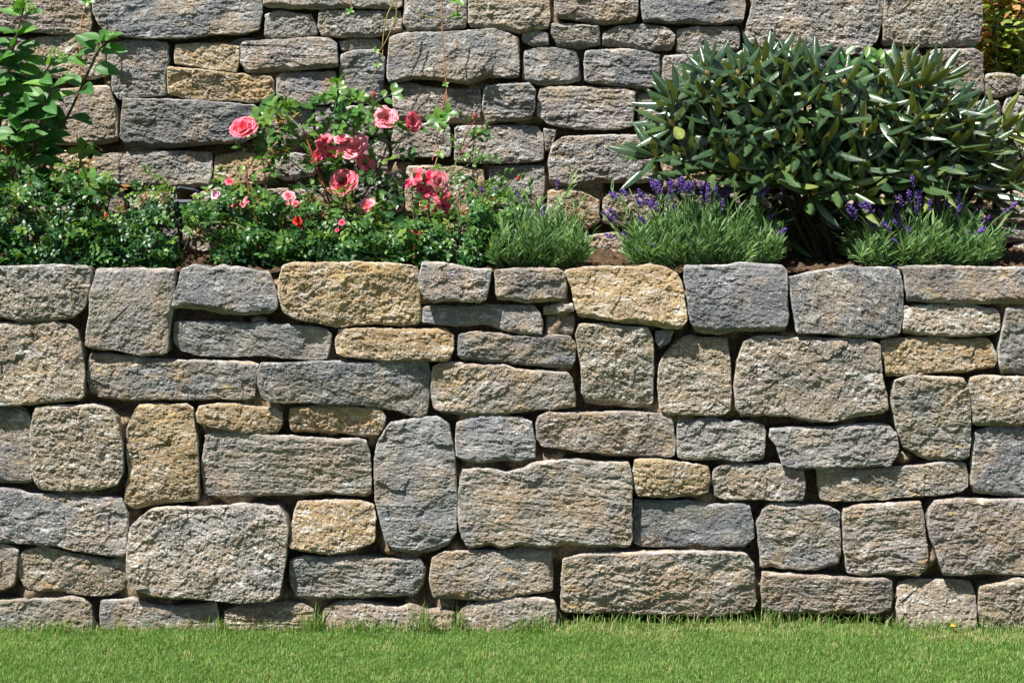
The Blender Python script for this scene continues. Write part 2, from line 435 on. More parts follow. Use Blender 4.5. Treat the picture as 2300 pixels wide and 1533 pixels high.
    o = mesh_obj('stone', V - org, [np.concatenate([F] + FS), cap], M_STONE, None, False, {'worn': np.concatenate([worn, np.full(len(V) - len(worn), 0.35)])})
    o.location = org - np.array(wall.location); o.parent = wall
    jit = 1 + r.normal(0, 0.10)
    o.color = (col[0]*jit*(1 + r.normal(0, 0.02)), col[1]*jit, col[2]*jit*(1 + r.normal(0, 0.03)), 1)
    o['stain'] = float(np.clip(stn + r.normal(0, 0.12), 0, 1)); o['fleck'] = float(np.clip(flk + r.normal(0, 0.10), 0, 1))
    o['alt'] = [float(v) for v in ALT[kind][int(r.integers(2))]]
    if label: o['label'] = label
    return o

def parse(txt):
    out = []
    for line in txt.strip().splitlines():
        if not line.strip() or line.strip().startswith('#'): continue
        head, pts, *lab = line.split('|')
        f = head.split()
        kind = f[0]; proud = float(f[1]) if len(f) > 1 else None; tilt = float(f[2]) if len(f) > 2 else None
        P = [tuple(float(a) for a in q.split(',')) for q in pts.split()]
        out.append((kind, proud, tilt, P, lab[0].strip() if lab else None))
    return out

LOWER = parse('''
beige 0.01|-70,600 0,598 60,597 110,594 160,597 195,597 207,612 200,650 190,690 165,712 100,722 45,723 10,712 -70,705
grey 0.012|216,603 278,603 365,603 393,605 393,640 379,744 376,793 362,798 313,798 261,786 209,784 191,775 193,744 200,709 200,657 209,633
grey 0.02 -0.15|407,605 435,594 470,603 494,595 515,600 532,598 574,608 602,610 622,657 624,690 609,702 556,706 497,704 452,693 417,692 388,692 387,680 393,650
ochre 0.02|636,597 660,590 700,590 800,588 860,590 920,595 937,603 942,650 945,720 935,728 900,733 850,727 800,730 755,735 720,725 660,715 637,700 627,660 627,630|large pitted ochre coping block with pale crusty top edge
brown 0.02 -0.2|950,586 1011,593 1063,603 1105,605 1098,643 1093,671 1077,678 1011,674 973,678 948,657 940,622|faceted grey coping stone with an orange band across it
brown 0.0|1112,607 1150,603 1202,603 1254,603 1268,615 1273,640 1272,671 1237,676 1185,680 1150,674 1119,674 1113,657 1112,633
ochre 0.01|1268,608 1313,600 1376,598 1428,600 1463,593 1491,598 1522,615 1533,640 1538,674 1541,716 1529,737 1498,737 1446,728 1393,723 1341,716 1300,709 1293,692 1282,640
blue 0.015|1538,596 1587,596 1639,594 1660,588 1709,593 1757,596 1768,608 1768,657 1771,709 1764,737 1743,744 1691,742 1653,742 1615,751 1563,744 1549,720 1543,674 1537,622|blue grey squarish coping block
blue 0.01|1772,622 1813,613 1865,605 1917,596 1952,601 2004,600 2025,607 2032,640 2030,709 2020,751 1987,756 1935,758 1883,751 1830,747 1789,747 1783,709 1777,657
brown 0.0|2022,600 2057,596 2126,597 2196,600 2300,600 2380,602 2380,684 2300,682 2230,681 2178,683 2126,678 2074,676 2039,674 2036,653 2034,618|long rust brown coping slab
beige 0.005|-70,725 0,725 52,728 87,726 122,723 153,727 172,742 182,780 188,830 190,888 174,899 122,902 52,909 0,909 -70,905
blue 0.005 0.1|390,723 452,723 522,725 570,728 591,723 626,728 678,732 730,737 744,751 741,779 734,806 713,810 661,806 591,800 522,801 452,801 400,786 386,765 386,740|long dark blue grey stone
mixed 0.0|198,796 243,796 296,803 348,807 400,810 452,810 504,812 557,813 579,817 576,848 570,893 550,900 487,897 417,900 348,899 278,900 226,895 195,880 191,848 193,813
grey 0.0|588,813 640,815 690,812 740,811 800,813 830,815 860,810 930,810 960,812 965,840 962,900 958,930 945,942 920,935 900,925 860,918 800,910 740,910 680,905 620,905 590,890 582,860 583,835
ochre 0.0|760,740 820,737 889,740 959,739 1000,739 1018,754 1018,786 1007,810 959,810 907,812 854,810 785,803 757,793 753,765|slim ochre stone
brown -0.012 -0.2|948,690 966,688 1028,688 1080,685 1133,685 1195,687 1213,702 1220,727 1216,751 1167,749 1126,740 1091,728 1063,730 1028,733 976,728 948,723
brown -0.01|1222,690 1254,682 1287,683 1291,698 1254,706 1220,706|small flat wedge stone
brown -0.045|1228,711 1254,709 1290,707 1293,727 1287,754 1254,751 1228,749|small recessed packing stone in shade
brown 0.0|1030,752 1070,744 1108,746 1150,754 1202,756 1244,754 1282,756 1294,775 1293,807 1282,829 1237,826 1167,819 1098,817 1039,810 1028,796 1028,768
mixed 0.0|972,824 993,814 1028,815 1080,820 1133,820 1167,831 1202,833 1237,836 1272,836 1284,848 1293,883 1293,914 1254,921 1202,921 1150,930 1098,934 1046,934 993,928 973,918 967,883 969,848
beige 0.005|1300,727 1341,727 1393,732 1428,735 1456,737 1467,761 1468,813 1468,900 1463,918 1411,916 1359,913 1317,907 1307,883 1307,831 1298,779 1293,751|upright beige stone
brown -0.005|1475,744 1513,742 1505,768 1484,782 1472,765|tiny triangular wedge stone
beige 0.0|1521,768 1552,753 1577,760 1615,760 1637,761 1641,796 1643,848 1644,893 1639,925 1615,935 1570,932 1500,933 1483,914 1479,883 1480,827 1490,800
beige 0.01|1674,765 1695,756 1743,754 1796,760 1848,761 1900,760 1952,765 1977,775 1978,813 1983,855 1992,890 1994,921 1980,928 1935,935 1876,946 1830,946 1778,935 1726,932 1667,935 1653,918 1650,866 1660,796|very large grey beige block
beige 0.005|2032,688 2074,687 2119,681 2161,683 2213,690 2241,695 2250,709 2248,740 2234,751 2178,756 2126,754 2074,751 2032,747 2030,720
ochre 0.005 -0.1|1982,765 2022,760 2074,761 2109,756 2161,763 2223,761 2234,775 2243,807 2234,827 2196,831 2161,838 2109,836 2057,840 2022,845 1994,845 1989,813 1980,786
brown 0.0|2262,692 2300,692 2380,690 2380,842 2300,842 2258,841 2248,824 2246,779 2255,727
beige 0.0|2010,855 2043,843 2091,845 2143,847 2164,848 2175,873 2180,918 2182,980 2178,1031 2143,1035 2091,1035 2063,1021 2035,1007 2015,960 2005,900
beige 0.0|2182,848 2213,843 2265,846 2300,846 2380,846 2380,950 2300,954 2265,956 2213,956 2189,953 2183,918 2177,883
brown 0.005|2196,970 2230,960 2300,963 2380,960 2380,1120 2300,1118 2248,1115 2196,1108 2185,1087 2190,1000
brown 0.0|-70,912 0,913 28,914 49,921 62,938 66,1000 69,1080 52,1085 0,1085 -70,1085
beige 0.012|83,914 122,909 174,909 209,907 243,918 261,935 270,955 276,1000 278,1035 275,1063 261,1090 209,1101 139,1101 87,1099 75,1070 68,1000 72,950
ochre 0.01|306,912 348,907 383,909 417,907 431,918 435,953 442,1000 445,1070 443,1125 400,1129 348,1136 296,1144 278,1136 278,1115 288,1052 280,1010 282,960|upright ochre stone with a dark notch
ochre 0.005|445,912 487,907 539,907 574,914 619,918 633,928 633,953 619,973 574,975 522,972 470,960 442,949 439,928
ochre 0.0|650,918 696,913 748,912 800,916 854,921 865,938 858,963 840,990 800,984 750,975 700,975 652,972 648,945
grey 0.0|460,975 500,972 560,974 620,978 700,983 760,988 800,984 822,990 830,1020 832,1070 832,1112 815,1118 760,1112 700,1113 640,1115 560,1118 480,1120 455,1110 450,1060 452,1010|big flat grey block
blue 0.012|875,950 905,945 955,938 985,938 1008,953 1018,1000 1023,1050 1025,1104 1025,1195 1007,1223 973,1240 924,1242 882,1236 865,1215 854,1167 842,1122 840,1035 848,990|tall upright blue grey slab
blue 0.0|1025,950 1046,942 1084,935 1126,935 1167,938 1195,949 1203,1000 1202,1031 1167,1036 1126,1035 1080,1040 1046,1036 1027,1028 1023,1000
brown 0.005|1209,935 1230,926 1289,928 1359,926 1411,925 1463,928 1505,933 1513,953 1518,1000 1515,1022 1498,1028 1446,1026 1376,1024 1324,1016 1272,1012 1217,1003 1205,985 1205,955
grey 0.0|1524,946 1552,944 1604,940 1639,947 1691,947 1716,956 1722,970 1719,1000 1717,1031 1674,1038 1622,1033 1570,1035 1524,1030 1520,1000
grey 0.005|1730,963 1761,960 1813,960 1865,961 1900,956 1952,951 1994,954 2015,973 2020,1000 2018,1017 2001,1047 1952,1049 1900,1050 1830,1052 1778,1052 1757,1042 1743,1000 1728,980
grey 0.012|1039,1054 1063,1052 1098,1052 1133,1061 1174,1052 1202,1038 1254,1033 1293,1030 1341,1037 1376,1037 1411,1038 1420,1070 1418,1139 1420,1209 1411,1226 1341,1228 1272,1223 1220,1230 1167,1223 1133,1231 1098,1226 1053,1231 1039,1209 1028,1167 1030,1104|largest pale grey block
ochre 0.0|1425,1033 1463,1031 1515,1036 1552,1041 1590,1047 1597,1076 1590,1108 1570,1115 1500,1118 1435,1115 1423,1090 1421,1055|small ochre stone
beige -0.005|1604,1056 1622,1047 1657,1043 1709,1045 1743,1043 1771,1049 1806,1056 1810,1087 1806,1127 1761,1127 1709,1123 1639,1125 1608,1115 1601,1087
mixed 0.0|1837,1052 1883,1050 1917,1057 1987,1054 2057,1049 2109,1040 2143,1038 2173,1042 2180,1070 2178,1094 2161,1108 2109,1117 2022,1120 1952,1127 1883,1129 1848,1125 1839,1087|slate stone with ochre patches
grey 0.005|-70,1098 0,1097 28,1099 70,1111 122,1113 191,1115 243,1117 271,1120 285,1157 283,1243 271,1254 226,1247 174,1240 122,1228 70,1223 17,1223 -70,1215
beige 0.015|340,1143 383,1137 435,1139 487,1137 543,1130 591,1134 626,1137 645,1157 649,1191 645,1243 632,1330 616,1344 574,1348 522,1350 452,1344 383,1343 330,1337 299,1323 285,1296 285,1226 290,1188 315,1160
ochre 0.005|668,1129 696,1127 748,1125 802,1125 837,1134 844,1167 841,1212 820,1228 785,1240 740,1244 696,1240 655,1232 650,1225 654,1190 660,1150
blue -0.005|1428,1125 1463,1127 1515,1128 1570,1130 1622,1134 1667,1132 1684,1136 1695,1174 1696,1209 1674,1228 1622,1228 1570,1226 1500,1231 1440,1230 1424,1222 1423,1170
mixed 0.0|1716,1146 1737,1132 1778,1134 1830,1137 1865,1139 1888,1150 1888,1191 1890,1243 1888,1268 1848,1282 1803,1283 1761,1278 1712,1278 1709,1243 1702,1174
mixed -0.01|1897,1146 1935,1134 1987,1132 2039,1129 2070,1127 2077,1157 2084,1209 2088,1243 2084,1282 2063,1296 2004,1294 1945,1297 1907,1289 1898,1243 1895,1174
brown 0.0|2088,1146 2102,1125 2143,1122 2196,1120 2265,1122 2380,1120 2380,1292 2300,1292 2230,1290 2161,1292 2123,1292 2112,1271 2103,1236 2090,1209 2085,1174
brown 0.0|-70,1225 0,1226 21,1228 38,1237 35,1278 28,1316 0,1329 -70,1330
beige 0.0|49,1240 83,1230 122,1237 157,1247 209,1257 243,1263 275,1264 278,1296 275,1323 243,1341 191,1343 139,1339 87,1336 52,1323 37,1296 37,1261
grey 0.01|652,1258 682,1249 723,1254 765,1252 802,1250 854,1257 907,1257 945,1257 955,1278 950,1313 934,1337 889,1343 837,1344 750,1347 690,1348 663,1343 652,1313 649,1278
mixed 0.0|973,1250 1000,1238 1063,1237 1133,1238 1202,1237 1240,1238 1242,1278 1242,1330 1202,1336 1150,1343 1080,1348 1011,1344 976,1341 966,1313 967,1278
mixed 0.01|1265,1254 1306,1243 1376,1240 1480,1238 1570,1237 1622,1237 1674,1240 1691,1264 1695,1313 1700,1348 1688,1376 1639,1381 1587,1388 1535,1386 1446,1383 1376,1379 1272,1377 1260,1369 1261,1296|longest block of the bottom course
brown 0.0|1712,1285 1743,1289 1813,1292 1883,1296 1935,1301 1987,1299 2004,1306 2006,1341 2003,1379 1970,1384 1917,1381 1848,1386 1778,1384 1743,1383 1716,1374 1710,1330
beige 0.0|2022,1316 2057,1306 2109,1308 2161,1308 2189,1313 2197,1341 2196,1395 2190,1425 2100,1425 2020,1420 2016,1360
beige 0.0|2203,1318 2248,1310 2283,1299 2300,1301 2380,1300 2380,1430 2290,1430 2210,1425 2202,1380
beige 0.0|-70,1350 0,1351 35,1348 104,1348 157,1343 184,1348 202,1365 205,1393 203,1430 100,1435 0,1435 -70,1435
grey 0.0|223,1351 261,1351 296,1344 320,1355 348,1363 393,1365 442,1362 483,1355 489,1383 487,1430 400,1437 300,1437 225,1430 221,1390
beige 0.0|504,1372 539,1362 591,1360 643,1353 678,1358 703,1372 705,1400 700,1426 600,1426 510,1420 503,1395|low layered stone with deep horizontal clefts
beige 0.0|727,1369 765,1353 800,1352 837,1358 889,1369 924,1358 959,1372 993,1369 1021,1376 1020,1410 1000,1428 900,1430 800,1430 730,1425 722,1395
beige 0.0|1039,1365 1080,1351 1133,1348 1178,1343 1220,1344 1244,1351 1251,1372 1249,1393 1245,1425 1150,1430 1050,1428 1030,1415 1028,1385
blue -0.02|560,716 577,711 595,715 592,726 562,727|tiny dark chink stone
''')
UPPER = parse('''
brown 0.0|-70,-45 100,-45 195,-45 200,20 203,60 198,75 130,75 60,70 -70,72
blue 0.015|208,-45 300,-45 450,-45 584,-45 588,24 582,65 546,77 485,77 404,87 324,87 251,81 226,57 210,24|wide blue grey slab
grey 0.0|590,-45 700,-45 905,-45 903,12 890,20 850,18 780,15 720,20 660,18 592,14
grey 0.0|592,30 619,22 655,26 696,30 710,57 712,75 667,83 627,83 592,83
beige 0.0|715,24 750,22 830,25 898,22 903,45 900,69 870,76 831,81 780,82 722,78 714,60
grey 0.0|906,-45 1045,-45 1048,40 1045,60 993,67 915,69 905,48
beige 0.01|1050,-45 1232,-45 1237,40 1231,61 1195,65 1167,73 1114,61 1053,59
brown 0.0|1241,-45 1430,-45 1434,24 1427,47 1357,53 1316,48 1247,36|brown stone with orange stains on its upper edge
blue 0.0|1440,-45 1675,-45 1676,15 1668,48 1613,55 1550,51 1500,51 1445,47 1441,25
beige 0.015|1700,-30 1760,-45 1900,-45 1975,-35 1984,20 1969,93 1937,121 1904,125 1803,121 1743,113 1674,93 1674,69 1686,28|large beige block with a moss spot
beige 0.012|1992,-35 2050,-45 2195,-45 2204,-20 2208,40 2200,97 2147,101 2066,103 1985,101 1982,40
beige 0.0|60,85 93,80 162,77 218,83 233,121 236,170 200,175 120,172 60,168
grey 0.0|-70,85 20,83 55,87 57,165 -70,168
blue 0.005|243,101 275,89 344,89 376,97 378,133 370,170 374,214 315,220 267,224 251,202 251,162 239,133
ochre 0.0|394,99 445,95 506,97 536,101 536,142 530,162 485,158 425,148 392,142 392,117|small ochre stone
grey -0.02|505,95 530,85 565,83 570,91 540,98
brown 0.005|540,101 550,91 607,88 688,83 740,85 756,97 760,150 708,154 647,158 586,164 554,162 540,142
ochre 0.0|378,150 425,154 485,160 546,166 607,172 615,182 617,222 566,231 526,226 465,224 404,218 378,210 376,178|long warm ochre stone
brown 0.0|619,174 635,164 688,162 752,160 757,194 752,231 708,235 647,233 623,214
grey -0.01|760,91 790,85 843,83 855,93 853,104 811,107 766,111
blue 0.0|766,123 790,113 843,111 865,129 861,182 855,226 811,231 766,226 762,162
grey 0.01|875,81 912,71 972,71 1033,67 1106,63 1138,73 1165,85 1167,142 1166,174 1094,174 1053,188 993,180 932,174 875,188 869,174 871,121|large grey block crossed by a hanging tendril
brown -0.01|1173,73 1203,65 1231,73 1233,97 1191,101 1173,89
grey 0.0|1239,51 1296,53 1345,57 1349,97 1296,107 1256,103 1239,73
beige 0.005|1357,73 1389,57 1446,53 1498,61 1518,81 1510,109 1458,111 1397,103 1353,97
beige 0.0|1522,65 1561,59 1654,59 1664,73 1662,109 1601,117 1540,119 1520,115
grey 0.0|1179,109 1215,103 1256,105 1296,113 1302,142 1304,178 1276,186 1215,190 1173,176 1175,138
blue 0.0|1316,113 1377,109 1446,109 1482,121 1482,162 1478,194 1438,198 1377,192 1314,182 1312,142
grey 0.0|1490,125 1520,123 1575,125 1600,140 1590,185 1540,190 1488,185
brown 0.0|883,190 924,186 972,196 1033,198 1078,198 1080,243 1078,267 1033,275 952,271 888,267 881,226
mixed 0.005|1090,194 1134,188 1187,186 1203,202 1201,243 1191,267 1134,273 1094,275 1084,243 1086,210
grey 0.01|1215,198 1235,193 1316,195 1397,198 1429,206 1425,243 1421,283 1377,291 1296,289 1235,279 1207,259 1207,222
mixed 0.0|1437,210 1478,204 1540,208 1560,230 1555,285 1500,290 1440,290 1434,250
mixed 0.0|109,202 182,194 243,192 263,243 265,315 226,324 121,324 101,283
blue 0.0|-70,195 80,194 97,226 81,235 -70,232
beige 0.0|-70,245 90,243 98,290 108,322 -70,325
blue 0.012|279,222 364,224 445,226 526,233 574,237 578,259 576,305 546,320 465,324 364,332 283,326 271,307 275,259|long blue grey stone
grey 0.0|588,241 647,239 700,241 702,283 696,307 647,315 619,307 586,263
grey 0.0|708,241 768,238 855,239 862,260 860,303 780,308 710,300
beige 0.0|720,314 800,315 868,312 872,350 868,385 800,388 715,380
grey 0.0|885,279 976,277 1009,284 1013,330 1011,352 952,352 883,356 879,315
grey 0.0|1021,283 1114,281 1207,282 1221,303 1221,360 1154,366 1074,366 1021,364
beige -0.01|1221,287 1249,288 1247,307 1237,335 1226,338
beige 0.01|1241,324 1264,307 1336,303 1438,303 1470,309 1475,370 1470,410 1357,408 1296,423 1235,413 1231,364
grey 0.0|206,347 283,340 404,338 473,342 475,364 473,417 404,421 324,419 243,417 206,384
ochre 0.0|90,337 174,338 195,350 198,400 170,415 90,412
beige 0.0|-70,337 80,337 82,412 -70,415
ochre 0.0|479,350 530,340 605,345 609,390 590,412 510,415 477,400
grey 0.0|619,347 650,342 705,347 708,390 640,405 617,395
ochre 0.0|290,432 340,426 395,430 398,470 385,497 290,495
grey 0.0|432,434 480,424 520,430 525,480 437,485
ochre 0.005|915,374 960,370 1040,374 1085,380 1090,430 1085,480 1040,488 980,488 912,480 910,420
grey 0.0|1100,374 1154,370 1221,372 1224,400 1220,460 1150,462 1098,455
brown 0.0|800,397 860,394 903,380 906,470 870,480 800,475
ochre 0.0|1231,427 1280,423 1316,431 1347,451 1345,497 1316,518 1256,514 1231,485
beige 0.0|1354,447 1373,433 1440,429 1478,440 1482,495 1420,510 1356,500
beige 0.005|1316,529 1380,522 1420,527 1430,560 1420,590 1340,592 1310,580
beige 0.0|1967,117 1993,107 2066,110 2076,133 2070,180 1975,180
brown 0.012|2082,121 2099,111 2188,109 2208,121 2210,174 2208,210 2147,218 2086,214
beige 0.0|2210,168 2248,162 2285,166 2291,190 2285,206 2248,218 2214,214
beige 0.0|2296,168 2380,165 2380,205 2298,208
brown 0.005|2256,240 2268,216 2300,214 2380,214 2380,300 2262,300
brown 0.0|2150,228 2216,226 2246,226 2250,246 2250,330 2150,335 2145,235
brown 0.0|2258,308 2380,306 2380,420 2262,418
beige 0.03|2243,455 2268,431 2300,429 2380,430 2380,495 2300,500 2256,498|rounded pale boulder at the foot of the wall
grey 0.0|2235,512 2300,507 2380,507 2380,540 2245,545
beige 0.02|2278,549 2300,544 2380,544 2380,600 2282,600
''')
# courses of the upper wall that the planting hides almost wholly
HIDDEN = [(1610, 128, 1960, 215, 2), (1440, 296, 1475, 300, 0), (1570, 222, 2140, 335, 3), (1480, 342, 2250, 425, 4), (1490, 432, 2235, 505, 4), (1440, 515, 2230, 595, 4),
          (1100, 468, 1225, 590, 1), (1236, 524, 1305, 595, 1), (915, 495, 1095, 595, 1), (-70, 422, 280, 500, 2), (-70, 505, 910, 595, 5), (535, 420, 790, 498, 1)]
rr = np.random.default_rng(99)
for x0, y0, x1, y1, n in HIDDEN:
    if n == 0: continue
    xs = np.linspace(x0, x1, n + 1)
    for a, b in zip(xs[:-1], xs[1:]):
        k = ['grey', 'beige', 'brown', 'ochre', 'mixed'][rr.integers(5)]
        a += 5; b -= 5; t0, t1 = y0 + rr.uniform(0, 5), y1 - rr.uniform(0, 5)
        UPPER.append((k, 0.0, None, [(a, t0 + 8), (a + 10, t0), ((a + b)/2, t0 + rr.uniform(-2, 5)), (b - 10, t0), (b, t0 + 8), (b, t1 - 8), (b - 10, t1), ((a + b)/2, t1 + rr.uniform(-2, 3)), (a + 10, t1), (a, t1 - 8)], None))

# both walls run on a little beyond the picture
for rows_, ys in ((LOWER, (600, 765, 930, 1085, 1225, 1415)), (UPPER, (-40, 80, 205, 320, 430, 590))):
    for a, b in ((-470, -82), (2392, 2790)):
        for t0, t1 in zip(ys[:-1], ys[1:]):
            if rows_ is UPPER and a > 0 and t0 < 160: continue
            m = (a + b)/2 + rr.uniform(-60, 60)
            for a2, b2 in ((a, m - 5), (m + 5, b)):
                rows_.append((['grey', 'beige', 'brown', 'mixed'][rr.integers(4)], 0.0, None, [(a2, t0 + 14), (a2 + 14, t0 + 5), ((a2 + b2)/2, t0 + 5 + rr.uniform(-4, 4)), (b2 - 14, t0 + 5), (b2, t0 + 14), (b2, t1 - 14), (b2 - 12, t1 - 5), ((a2 + b2)/2, t1 - 5 + rr.uniform(-3, 4)), (a2 + 14, t1 - 5), (a2, t1 - 14)], None))

LOW = WallPlane(0.0, 0.0, 3.0)
UPP = WallPlane(0.80, 1.17, 3.0)

lower_wall = empty('retaining_wall', (0, 0.1, 0), 'low dry stone retaining wall of big rough blocks rising from the lawn', 'stone wall')
upper_wall = empty('terrace_wall', (0, 0.9, 1.17), 'upper dry stone wall set back behind the flower bed, with hanging tendrils', 'stone wall')
lower_wall['kind'] = upper_wall['kind'] = 'thing'
for wall, plane, rows, sd in ((lower_wall, LOW, LOWER, 0), (upper_wall, UPP, UPPER, 300)):
    for i, (kind, proud, tilt, P, lab) in enumerate(rows):
        r = np.random.default_rng(sd + i)
        pr = (proud or 0.0) + r.uniform(-0.012, 0.014)
        tl = (r.normal(0, 0.03), tilt if tilt is not None else r.normal(-0.02, 0.085))
        stone(wall, plane, P, kind, pr, tl, sd + i, label=lab, deep_beds=bool(lab and 'clefts' in lab))

# earth packed behind the faces (shows in the gaps)
def bank(name, plane, x0, x1, y0, y1, deep, near, spots):
    nx, ny = 560, 170
    px, py = np.meshgrid(np.linspace(x0, x1, nx), np.linspace(y0, y1, ny))
    uv = plane.uv(px.ravel(), py.ravel())
    p = np.stack([uv[:, 0], 0*uv[:, 0], uv[:, 1]], -1)
    h = -deep + (deep - near)*sstep(-0.05, 0.35, fbm(p*5.0, 3, 61)) + 0.012*fbm(p*60, 4, 62)
    for sx, sy, rad, hh in spots:
        c = plane.uv(np.array([sx]), np.array([sy]))[0]
        g = np.exp(-((uv - c)**2).sum(1)/(rad/700)**2)
        h = h*(1 - g) + hh*g + g*0.006*fbm(p*90, 3, 63)
    V = plane.world(uv[:, 0], uv[:, 1], h)
    idx = np.arange(nx*ny).reshape(ny, nx)
    F = np.stack([idx[:-1, :-1], idx[1:, :-1], idx[1:, 1:], idx[:-1, 1:]], -1).reshape(-1, 4)
    return tag(mesh_obj(name, V, F, M_FILL), kind='structure')
bank('earth_bank', LOW, -480, 2800, 606, 1440, 0.14, 0.032,
     [(2095, 1260, 34, -0.022), (2040, 1032, 26, -0.03), (275, 950, 22, -0.035), (300, 1335, 60, -0.03), (620, 640, 30, -0.03), (1655, 740, 26, -0.04), (450, 1133, 30, -0.02),
      (1180, 1040, 40, -0.03), (150, 1108, 60, -0.02), (1590, 1120, 40, -0.025), (700, 1350, 60, -0.035), (1000, 1365, 40, -0.03), (1020, 1235, 25, -0.02), (870, 1240, 22, -0.02), (60, 1340, 40, -0.02), (1500, 935, 60, -0.03)])
bank('earth_bank', UPP, -480, 2206, -50, 640, 0.14, 0.032,
     [(300, 332, 60, -0.02), (860, 390, 40, -0.02), (640, 320, 40, -0.015), (240, 185, 20, -0.02), (880, 250, 16, -0.03)])
bank('earth_bank', UPP, 2190, 2800, 172, 640, 0.14, 0.032, [])
# ---------------------------------------------------------------- ground
def sheet(name, x0, x1, y0, y1, nx, ny, hf, mat):
    X, Y = np.meshgrid(np.linspace(x0, x1, nx), np.linspace(y0, y1, ny))
    V = np.stack([X.ravel(), Y.ravel(), hf(X.ravel(), Y.ravel())], -1)
    idx = np.arange(nx*ny).reshape(ny, nx)
    F = np.stack([idx[:-1, :-1], idx[:-1, 1:], idx[1:, 1:], idx[1:, :-1]], -1).reshape(-1, 4)
    return tag(mesh_obj(name, V, F, mat), kind='structure')

def lawn_h(x, y):
    p = np.stack([x, y, 0*x], -1)
    return 0.012*fbm(p*1.8, 3, 71) + 0.004*fbm(p*9, 2, 72) - 0.012 + sstep(-0.14, 0.0, y)*(0.010*fbm(np.stack([x*3.2, 0*x, 0*x], -1), 3, 73) + 0.002) + 0.020*sstep(-0.4, 0.0, y)*sstep(0.0, 0.25, x)*(1 - sstep(1.15, 1.35, x))
sheet('ground', -60, 60, -60, 60, 3, 3, lambda x, y: -0.08 + 0*x, M_LAWN)
sheet('lawn', -4, 4, -6, 0.25, 200, 160, lawn_h, M_LAWN)
BED_Y0, BED_Y1 = 0.12, 1.0
def bed_h(x, y):
    p = np.stack([x, y, 0*x], -1)
    t = np.clip((y - 0.12)/0.7, 0, 1)
    return 1.165 + 0.03*t + 0.020*fbm(p*6, 3, 75) + 0.040*np.clip(np.abs(fbm(p*20, 3, 76)) - 0.08, 0, 1) + 0.016*np.abs(fbm(p*55, 3, 77))
sheet('garden_bed', -2.6, 2.6, 0.10, 1.0, 900, 180, bed_h, M_SOIL)
# ---------------------------------------------------------------- planting: shared pieces
def leaf_mesh(nseg=6, width=0.3, fold=0.25, curl=0.3, peak=0.45, cross=(-1, 0, 1), roll=0.0, tipw=0.02):
    """one leaf, length 1 along +x, upper side +z"""
    t = np.linspace(0, 1, nseg + 1)
    w = np.where(t < peak, np.sin(0.5*math.pi*t/peak)**0.8, np.cos(0.5*math.pi*(t - peak)/(1 - peak))**0.75)
    w = width*0.5*np.maximum(w, tipw)
    c = np.asarray(cross, float)
    X = np.repeat(t[:, None], len(c), 1); Y = w[:, None]*c[None]
    Zc = fold*np.abs(Y) - roll*(np.abs(c)[None]**2)*w[:, None] - curl*X**2
    V = np.stack([X, Y, Zc], -1).reshape(-1, 3)
    n = len(c); idx = np.arange((nseg + 1)*n).reshape(nseg + 1, n)
    F = np.stack([idx[:-1, :-1], idx[1:, :-1], idx[1:, 1:], idx[:-1, 1:]], -1).reshape(-1, 4)
    return V, F

def join(parts):
    V, F, n = [], [], 0
    for v, f in parts: V.append(v); F.append(f + n); n += len(v)
    return np.concatenate(V), np.concatenate(F)

def xf(v, loc=(0, 0, 0), yaw=0.0, pitch=0.0, roll=0.0, s=1.0):
    R = np.array((Matrix.Rotation(yaw, 3, 'Z') @ Matrix.Rotation(-pitch, 3, 'Y') @ Matrix.Rotation(roll, 3, 'X')))
    return (v*s) @ R.T + np.asarray(loc)

def rose_leaf(seed=0):
    """five toothed leaflets on a stalk, length 1"""
    r = np.random.default_rng(seed); ps = []
    lv, lf = leaf_mesh(4, 0.66, 0.30, 0.18, 0.45)
    for x, side, s in ((1.0, 0, 0.42), (0.68, 1, 0.38), (0.68, -1, 0.38), (0.36, 1, 0.33), (0.36, -1, 0.33)):
        x0 = 0.60 if side == 0 else x
        ps.append((xf(lv, (x0, 0.03*side, 0), side*(1.1 + r.normal(0, 0.1)), r.normal(0.0, 0.25), r.normal(0, 0.35), s), lf))
    tv, tf = tube([(0, 0, -0.02), (0.35, 0, 0.02), (0.62, 0, 0)], [0.012, 0.01, 0.006], 3)
    ps.append((tv, tf)); return join(ps)

def in_poly(P, x, y):
    P = np.asarray(P, float); c = np.zeros(len(x), bool); j = len(P) - 1
    for i in range(len(P)):
        a, b = P[i], P[j]
        c ^= ((a[1] > y) != (b[1] > y)) & (x < (b[0] - a[0])*(y - a[1])/(b[1] - a[1] + 1e-9) + a[0]); j = i
    return c

def sample_poly(P, n, r):
    P = np.asarray(P, float); lo, hi = P.min(0), P.max(0); X, Y = [], []
    while sum(map(len, X)) < n:
        x = r.uniform(lo[0], hi[0], n*2); y = r.uniform(lo[1], hi[1], n*2); m = in_poly(P, x, y)
        X.append(x[m]); Y.append(y[m])
    return np.concatenate(X)[:n], np.concatenate(Y)[:n]

def unit(v): return v/np.maximum(np.linalg.norm(v, axis=-1, keepdims=True), 1e-9)
def soil_z(x, y): return float(bed_h(np.array([x]), np.array([y]))[0])

def add_leaves(bag, base, pos, fwd, up, size, tint):
    V, F = scatter(base[0], base[1], frames(pos, fwd, up, size))
    bag.add(V, F, np.repeat(tint, len(base[0])))

def tube_px(bag, pts, Y, r0, r1, n=6, tint=0.5, seg=14):
    """stem along a traced line; Y one depth or one per point"""
    P = np.asarray(pts, float); Yv = np.broadcast_to(np.asarray(Y, float), (len(P),))
    W = np.array([at_depth(a, b, y) for (a, b), y in zip(P, Yv)])
    C = spline(W, seg); v, f = tube(C, np.linspace(r0, r1, seg), n); bag.add(v, f, tint); return C

